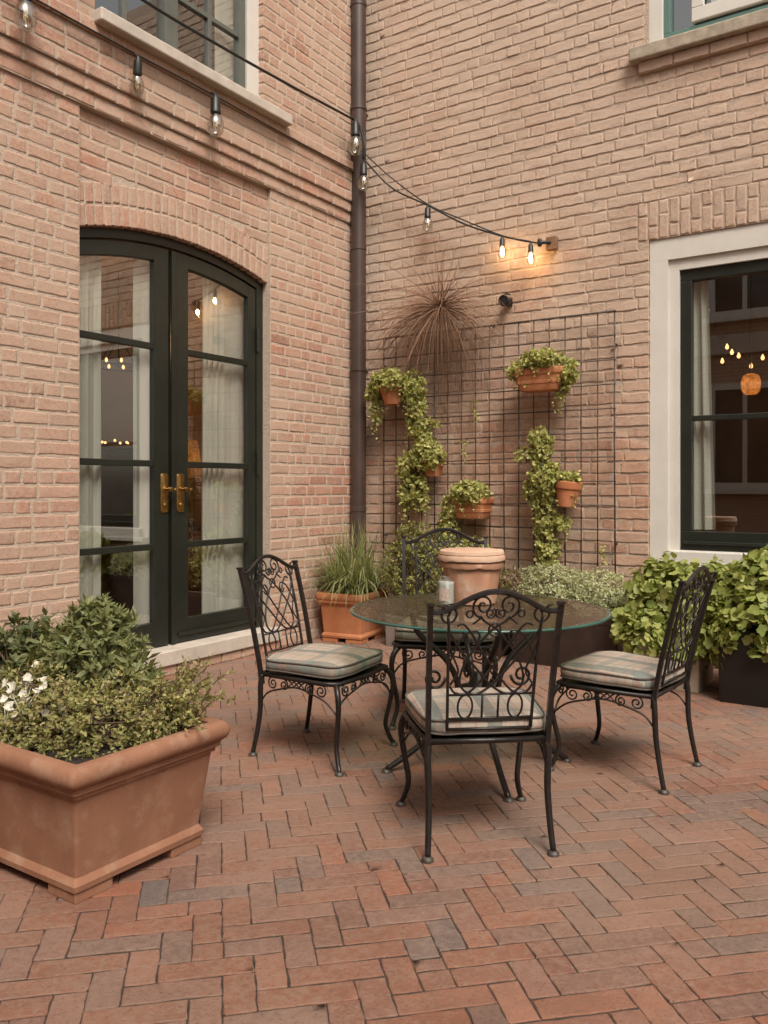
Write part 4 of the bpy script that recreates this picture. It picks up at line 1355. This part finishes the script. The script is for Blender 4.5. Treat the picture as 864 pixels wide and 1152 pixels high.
plant('dusty_pink_herb', (1.60, -.34, .22), 'dusty pink tinged herb left of the silvery bush', 'herb', 'leaf_pink', 'twig_dark',
      [(0, 0, .24, .13, .10, .20, 1)], 180, 9, .024, .012, 45, cs=.03)
plant('silvery_bush', (2.10, -.36, .33), 'rounded silvery green bush spilling from the dark brown planter', 'bush', 'leaf_silver', 'twig_dark',
      [(-.16, 0, .18, .25, .20, .19, 2), (.18, -.02, .16, .26, .21, .18, 2), (.30, -.08, .06, .15, .15, .16, 1), (0, -.10, .10, .32, .16, .14, 1)], 1700, 10, .022, .0105, 46, cs=.028, inner=.55, zmin=-.1)
plant('lime_ivy_bush', (2.86, -.58, .32), 'lime green bush with lobed leaves spilling over the cream planter', 'bush', 'leaf_lime', 'twig_dark',
      [(-.02, .02, .24, .26, .20, .24, 3), (-.16, -.04, .12, .17, .18, .17, 1.4), (.16, -.12, .08, .16, .14, .22, 1.2), (-.26, -.05, .02, .1, .12, .10, .6), (-.12, -.22, -.02, .16, .09, .12, .8), (.10, -.24, -.02, .12, .08, .12, .6)], 800, 4, .056, .05, 47, cs=.05, kind='lobed', inner=.62, spread=.7, zmin=-.13)
plant('lime_ivy_bush', (3.58, -.66, .38), 'large lime green bush with lobed leaves in the black planter at the right edge', 'bush', 'leaf_lime', 'twig_dark',
      [(-.10, .02, .24, .34, .24, .26, 3), (.24, 0, .28, .26, .22, .26, 2), (-.20, -.20, .06, .22, .14, .17, 1.3), (.12, -.22, .02, .26, .12, .18, 1.2), (.0, -.02, .42, .2, .16, .13, .8), (-.42, .04, .16, .18, .18, .24, 1.6), (-.36, -.14, .0, .12, .12, .16, .6)], 1800, 4, .062, .05, 48, cs=.05, kind='lobed', inner=.62, spread=.7, zmin=-.17)

# ------------------------------------------------------------------ wall pots and trailing ivy
def round_pot(loc, r, h, label, tilt=0, mat_='terracotta_hot'):
    t = empty('wall_pot', loc, label=label, cat='pot', group='terracotta pots hung on the trellis')
    t.rotation_euler = (0, tilt, 0)
    m = MB(); m.lathe([(r * .62, 0), (r * .68, .004), (r * .92, h * .68), (r * .92, h * .70), (r * 1.0, h * .71), (r * 1.02, h * .75), (r * 1.02, h * .97), (r * .98, h), (r * .88, h), (r * .86, h * .8)], (0, 0, 0), 32)
    m.build('pot_body', M[mat_], t, smooth=.6)
    m = MB(); m.tube([(r * .7, .0, h * .8), (r * .5, r * .9 + .02, h * .85), (-r * .5, r * .9 + .02, h * .85), (-r * .7, 0, h * .8)], .004, 6); m.build('hanger', M['rod'], t)
    return t
def trough_pot(loc, hw_, hd, h, label):
    t = empty('wall_trough', loc, label=label, cat='pot', group='terracotta pots hung on the trellis')
    R = [rrect(hw_ * .74, hd * .74, .02, 0), rrect(hw_ * .77, hd * .77, .024, .006), rrect(hw_ * .84, hd * .84, .024, h * .30), rrect(hw_ * .88, hd * .88, .024, h * .31), rrect(hw_ * .90, hd * .90, .026, h * .42),
         rrect(hw_ * .86, hd * .86, .024, h * .44), rrect(hw_ * .92, hd * .92, .026, h * .70), rrect(hw_ * .97, hd * .97, .028, h * .72), rrect(hw_, hd, .03, h * .80), rrect(hw_, hd, .03, h * .95), rrect(hw_ * .96, hd * .96, .03, h), rrect(hw_ * .88, hd * .86, .025, h), rrect(hw_ * .87, hd * .85, .025, h * .8)]
    m = MB(); m.loft(R); m.build('pot_body', M['terracotta_hot'], t, smooth=.6)
    m = MB()
    for s in (-1, 1): m.tube([(s * hw_ * .6, hd * .9, h * .5), (s * hw_ * .6, hd + .03, h * .9), (s * hw_ * .6, hd + .025, h * 1.05)], .004, 6)
    m.build('hanger', M['rod'], t)
    return t
round_pot((.47, -.16, 1.925), .125, .155, 'terracotta pot at the upper left of the trellis, under the dried grass')
round_pot((.835, -.15, 1.325), .092, .13, 'smallest terracotta pot, middle left of the trellis')
trough_pot((1.20, -.16, .995), .150, .10, .165, 'terracotta trough low in the middle of the trellis')
trough_pot((1.79, -.17, 1.955), .20, .105, .165, 'stepped terracotta trough hung highest on the right of the trellis')
round_pot((1.975, -.16, 1.095), .100, .19, 'tapered terracotta pot at the lower right of the trellis', tilt=.10)

def ivy(loc, blobs, n, per, seed, label, ln=.032, w=.026):
    n = int(n * 2.1)
    blobs = [(b[0], b[1] - (.05 if q == 0 else .02), b[2], b[3] * .9, b[4], b[5], b[6]) for q, b in enumerate(blobs)]
    t = empty('trailing_ivy', loc, label=label, cat='ivy', group='trailing plants in the trellis pots')
    lv, st = MB(), MB(); rg = random.Random(seed)
    crown(lv, st, blobs, n, per, ln, w, rg, cs=.02, spread=.8, up=.15, inner=.35, roots=[(0, 0, 0)], stemr=.0016)
    for k in range(len(blobs) - 1):
        a, b = blobs[k], blobs[k + 1]
        for q in range(3):
            st.tube(cr([(a[0] + rg.gauss(0, .02), a[1], a[2]), ((a[0] + b[0]) / 2 + rg.gauss(0, .02), a[1] - .01, (a[2] + b[2]) / 2), (b[0], b[1], b[2] - b[5] * .8)], 5), .0018, 4)
    for k in range(16):
        e = rg.choice(blobs)
        p = Vector((e[0] + rg.uniform(-1, 1) * e[3], e[1] - e[4] * .6, e[2] - e[5] * rg.uniform(.2, .9)))
        l = rg.uniform(.06, .17)
        pts = [p + Vector((rg.gauss(0, .012), 0, -l * s / 4)) for s in range(5)]
        st.tube(pts, .0013, 4)
        for q in pts[1:]:
            for _ in range(2): lv.leaf(q, (rv(rg) + Vector((0, -.3, 0))).normalized(), rv(rg), ln * rg.uniform(.5, .8), w * rg.uniform(.5, .8))
    lv.build('leaves', M['leaf_ivy'], t, smooth=9); st.build('stems', M['twig_dark'], t, smooth=9)
    return t
def bl(px, pz, rx, rz_, ry=.07, w=1.0, y=0.0): return (px, y, pz, rx, ry, rz_, w)
ivy((.47, -.17, 2.06), [bl(.0, .06, .19, .09, .12, 2), bl(-.17, -.03, .09, .10, .07, .7), bl(-.16, -.18, .06, .12, .05, .4), bl(.20, -.02, .11, .15, .08, 1.6), bl(.24, -.27, .10, .18, .06, 1.3), bl(.36, -.32, .10, .04, .04, .25)], 300, 7, 51,
    'trailing green plant spilling from the upper left pot of the trellis')
ivy((.80, -.16, 1.44), [bl(.02, .05, .17, .12, .09, 2), bl(-.02, .17, .09, .12, .06, .7), bl(-.20, -.04, .10, .13, .06, 1.2), bl(-.14, -.20, .11, .17, .06, 1.3), bl(-.03, -.22, .05, .18, .05, .6), bl(-.22, -.30, .06, .12, .05, .4)], 300, 7, 52,
    'trailing green plant covering the smallest pot, middle left of the trellis')
ivy((1.20, -.17, 1.14), [bl(.0, .06, .18, .09, .11, 2), bl(-.15, -.05, .11, .12, .07, 1.1), bl(-.20, -.24, .10, .17, .07, 1.3), bl(-.22, -.38, .13, .09, .07, .8)], 270, 7, 53,
    'trailing green plant running down from the low middle trough')
ivy((1.79, -.17, 2.10), [bl(.02, .08, .19, .07, .11, 2), bl(-.17, .01, .10, .07, .08, .8), bl(.20, -.02, .09, .11, .08, 1.1), bl(.16, -.12, .06, .08, .05, .4)], 210, 7, 54,
    'green plant mounding over the highest trough on the right of the trellis')
ivy((1.84, -.16, 1.24), [bl(.0, .06, .15, .12, .10, 1.8), bl(-.06, .30, .10, .16, .05, 1.2), bl(-.19, .24, .12, .04, .04, .35), bl(-.05, -.02, .16, .13, .09, 1.6), bl(-.03, -.24, .10, .14, .06, 1.1), bl(-.01, -.45, .10, .17, .06, 1.2), bl(.10, -.26, .08, .06, .05, .3), bl(.16, .06, .10, .05, .06, .4)], 430, 7, 55,
    'long trailing green plant hanging past the lower right pot to the planter')
for (x, z, h, lab) in ((1.18, 1.93, .16, 'thin green sprig on the trellis below the dried grass'), (1.08, 1.62, .14, 'small green sprig at the middle of the trellis'), (2.23, .80, .12, 'lone green sprig low at the right of the trellis')):
    t = empty('vine_sprig', (x, -.075, z - h), label=lab, cat='vine')
    lv, st = MB(), MB(); rg = random.Random(int(x * 100))
    pts = [Vector((rg.gauss(0, .008), rg.gauss(0, .005), h * k / 6)) for k in range(7)]
    st.tube(pts, .0018, 4)
    for p in pts:
        for q in range(5): lv.leaf(p + rv(rg) * .018, rv(rg), rv(rg), .024, .017)
    lv.build('leaves', M['leaf_ivy'], t, smooth=9); st.build('stems', M['twig_dark'], t, smooth=9)

# dried grass burst on the wall
dg = empty('dried_plant', (.87, -.075, 2.71), label='burst of dry straw coloured grass fixed to the wall at the top of the trellis', cat='dried plant')
m = MB(); rg = random.Random(61)
def strand(d, l, g_, r0):
    pts = []
    p = Vector((0, -.02, 0)) + rv(rg) * .018
    v = d.normalized()
    for s in range(10):
        pts.append(p.copy())
        v = (v - Vector((0, 0, g_ * .075 * (s + 1))) + rv(rg) * .09).normalized()
        p = p + v * l / 9
        p.y = min(p.y, .02)
    m.tube(pts, [r0 * (1 - .065 * s) for s in range(10)], 3)
for k in range(300):                      # strands that shoot out and arch over
    a = rg.uniform(0, 2 * PI)
    e = rg.uniform(-.9, .5)
    strand(Vector((math.cos(a) * 1.6, -abs(math.sin(a)) * .5, e)), rg.uniform(.40, .80), rg.uniform(.10, .48), rg.uniform(.0018, .0034))
for k in range(120):                      # strands that fall straight down
    strand(Vector((rg.gauss(0, .45), -.3, -.5)), rg.uniform(.25, .6), rg.uniform(.5, .9), rg.uniform(.0018, .0034))
for k in range(42):                       # a few stiff stalks upwards
    a = rg.gauss(PI / 2, .7)
    strand(Vector((math.cos(a), -rg.uniform(.05, .3), math.sin(a))), rg.uniform(.28, .55), rg.uniform(-.02, .10), rg.uniform(.002, .003))
for k in range(90):
    x = rg.uniform(-.34, .40); z0 = -.12 - rg.random() * .22
    L_ = rg.uniform(.18, .75)
    m.tube([(x + rg.gauss(0, .01), -.03 + rg.gauss(0, .015), z0 - L_ * s / 5) for s in range(6)], .0016, 3)
m.build('strands', M['twig'], dg, smooth=9)
m = MB(); m.lathe([(.005, -.025), (.022, -.01), (.026, .0), (.02, .015), (.005, .022)], (0, -.02, 0), 10); m.build('crown', M['twig_dark'], dg, smooth=9)
# ------------------------------------------------------------------ across the courtyard: seen in the window glass
def far_house(loc, rz, w, h, d, label, wins):
    t = empty('brick_house', loc, rz, label=label, cat='house')
    m = MB(); m.box(-w / 2, w / 2, 0, d, 0, h); m.build('wall', M['far_brick'], t)
    m = MB(); m.box(-w / 2 - .2, w / 2 + .2, -.25, d + .2, h + .002, h + .25); m.build('roof', M['roof'], t, bevel=.03)
    m = MB()
    m.box(-w / 2, w / 2, -.08, -.002, 3.75, 4.12)
    m.build('stone_band', M['stone'], t, bevel=.01)
    for (x, z, ww, hh) in wins:
        m = MB()
        ring(m, 'y', (x - ww / 2, x + ww / 2, z, z + hh), (x - ww / 2 + .12, x + ww / 2 - .12, z + .12, z + hh - .12), -.07, -.003)
        m.box(x - .04, x + .04, -.05, -.003, z + .12, z + hh - .12)
        m.box(x - ww / 2 - .1, x + ww / 2 + .1, -.16, -.003, z - .09, z - .002)
        f = m.build('window', M['white'], t)
        m = MB(); m.quad((x + ww / 2 - .12, -.02, z + .12), (x - ww / 2 + .12, -.02, z + .12), (x - ww / 2 + .12, -.02, z + hh - .12), (x + ww / 2 - .12, -.02, z + hh - .12))
        m.build('pane', M['dark_glass'], f)
M['dark_glass'] = simple('dark_window_pane', (.02, .022, .024), .08)
far_house((2.0, -10.6, 0), PI, 13, 8.0, 5, 'brick house across the courtyard, mirrored in the white framed window',
          [(x, z, 1.3, hh) for x in (-4.0, -1.6, .8, 3.2, 5.3) for z, hh in ((1.2, 2.0), (4.45, 1.7))])
far_house((15.5, -3.0, 0), -PI / 2, 12, 7.0, 5, 'brick house far to the right, mirrored in the upper window over the door',
          [(x, z, 1.3, hh) for x in (-4, -1, 2, 5) for z, hh in ((.9, 2.0), (4.2, 1.7))])

tt = empty('courtyard_tree', (11.5, 5.5, 0), label='broad leaved tree beyond the courtyard, mirrored in the upper window', cat='tree')
m = MB(); rg = random.Random(71)
m.tube(cr([(0, 0, 0), (.1, .05, 1.5), (.0, .1, 3.0), (.1, 0, 4.6), (.1, .1, 6.5)], 5), [.24 - .2 * i / 20 for i in range(21)], 10)
for k in range(9):
    a = rg.uniform(0, 2 * PI); z = rg.uniform(2.6, 5.2)
    m.tube(cr([(0.05, .05, z), (math.cos(a) * .9, math.sin(a) * .9, z + .6), (math.cos(a) * 1.9, math.sin(a) * 1.9, z + 1.5)], 4), [.08 - .065 * i / 8 for i in range(9)], 6)
m.build('trunk', M['bark'], tt, smooth=9)
lv = MB()
crown(lv, None, [(0, 0, 6.0, 2.2, 2.2, 1.9, 3), (1.2, .6, 5.2, 1.4, 1.4, 1.1, 1), (-1.1, -.8, 5.0, 1.4, 1.3, 1.1, 1), (.3, -1.3, 6.6, 1.2, 1.2, 1.0, 1)], 900, 10, .16, .09, rg, cs=.25, inner=.4)
lv.build('crown', M['leaf_tree'], tt, smooth=9)

# ------------------------------------------------------------------ light
w = bpy.data.worlds.new('World')
scene.world = w
w.use_nodes = True
nt = w.node_tree
bg = nt.nodes['Background']
sky = nt.nodes.new('ShaderNodeTexSky')
sky.sky_type = 'NISHITA'
sky.sun_disc = False
SUN_AZ, SUN_EL = math.radians(-40), math.radians(53)     # direction the light comes from: +x, a little -y
sky.sun_elevation = SUN_EL
sd = Vector((math.cos(SUN_EL) * math.cos(SUN_AZ), math.cos(SUN_EL) * math.sin(SUN_AZ), math.sin(SUN_EL)))
sky.sun_rotation = math.atan2(sd.x, sd.y)
sky.air_density = 1.0; sky.dust_density = 4.0; sky.ozone_density = 1.0
hs = nt.nodes.new('ShaderNodeHueSaturation')
hs.inputs['Saturation'].default_value = .30
nt.links.new(sky.outputs[0], hs.inputs['Color'])
mt = mix(nt, 1.0, hs.outputs[0], (1.0, .945, .875), 'MULTIPLY')
nt.links.new(mt, bg.inputs['Color'])
bg.inputs['Strength'].default_value = .085
L = bpy.data.lights.new('sun', 'SUN')
L.energy = 1.5; L.angle = math.radians(22); L.color = (1, .925, .84)
so = bpy.data.objects.new('sun', L); COL.objects.link(so)
so.rotation_euler = (-sd).to_track_quat('-Z', 'Y').to_euler()
so.location = (6, -4, 12)
for nm, p, e in (('bulb_light', (1.675, -.125, 2.985), .9), ('bulb_light', (1.437, -.125, 3.07), .4)):
    l = bpy.data.lights.new(nm, 'POINT'); l.energy = e; l.color = (1, .62, .28); l.shadow_soft_size = .02
    o = bpy.data.objects.new(nm, l); COL.objects.link(o); o.location = p
for p, e in (((-2.3, -1.9, 2.6), 14), ((3.62, 1.9, 2.2), 4), ((3.003, 1.15, 2.06), .22), ((-1.15, -1.0, 1.46), .3)):  # first two: added fill without a fixture, warms the room walls; others sit in lamps
    l = bpy.data.lights.new('room_light', 'POINT'); l.energy = e; l.color = (1, .58, .25); l.shadow_soft_size = .03
    o = bpy.data.objects.new('room_light', l); COL.objects.link(o); o.location = p

# ------------------------------------------------------------------ camera
cam = bpy.data.cameras.new('camera')
cam.sensor_fit = 'HORIZONTAL'; cam.sensor_width = 36
cam.lens = 36 * 938 / 864
cam.shift_y = -28 / 864
cam.clip_end = 1000; cam.clip_start = .05
co = bpy.data.objects.new('camera', cam); COL.objects.link(co)
co.location = (4.270, -5.998, 1.24)
co.rotation_euler = (PI / 2, 0, math.radians(33.8))
scene.camera = co

scene.render.engine = 'CYCLES'
cy = scene.cycles
cy.use_denoising = True
cy.max_bounces = 10; cy.transparent_max_bounces = 24; cy.glossy_bounces = 4; cy.diffuse_bounces = 4
cy.caustics_reflective = False; cy.caustics_refractive = False
cy.sample_clamp_indirect = 6
vs = scene.view_settings
vs.view_transform = 'Standard'; vs.look = 'None'; vs.gamma = 1; vs.use_curve_mapping = False
vs.exposure = 1.12
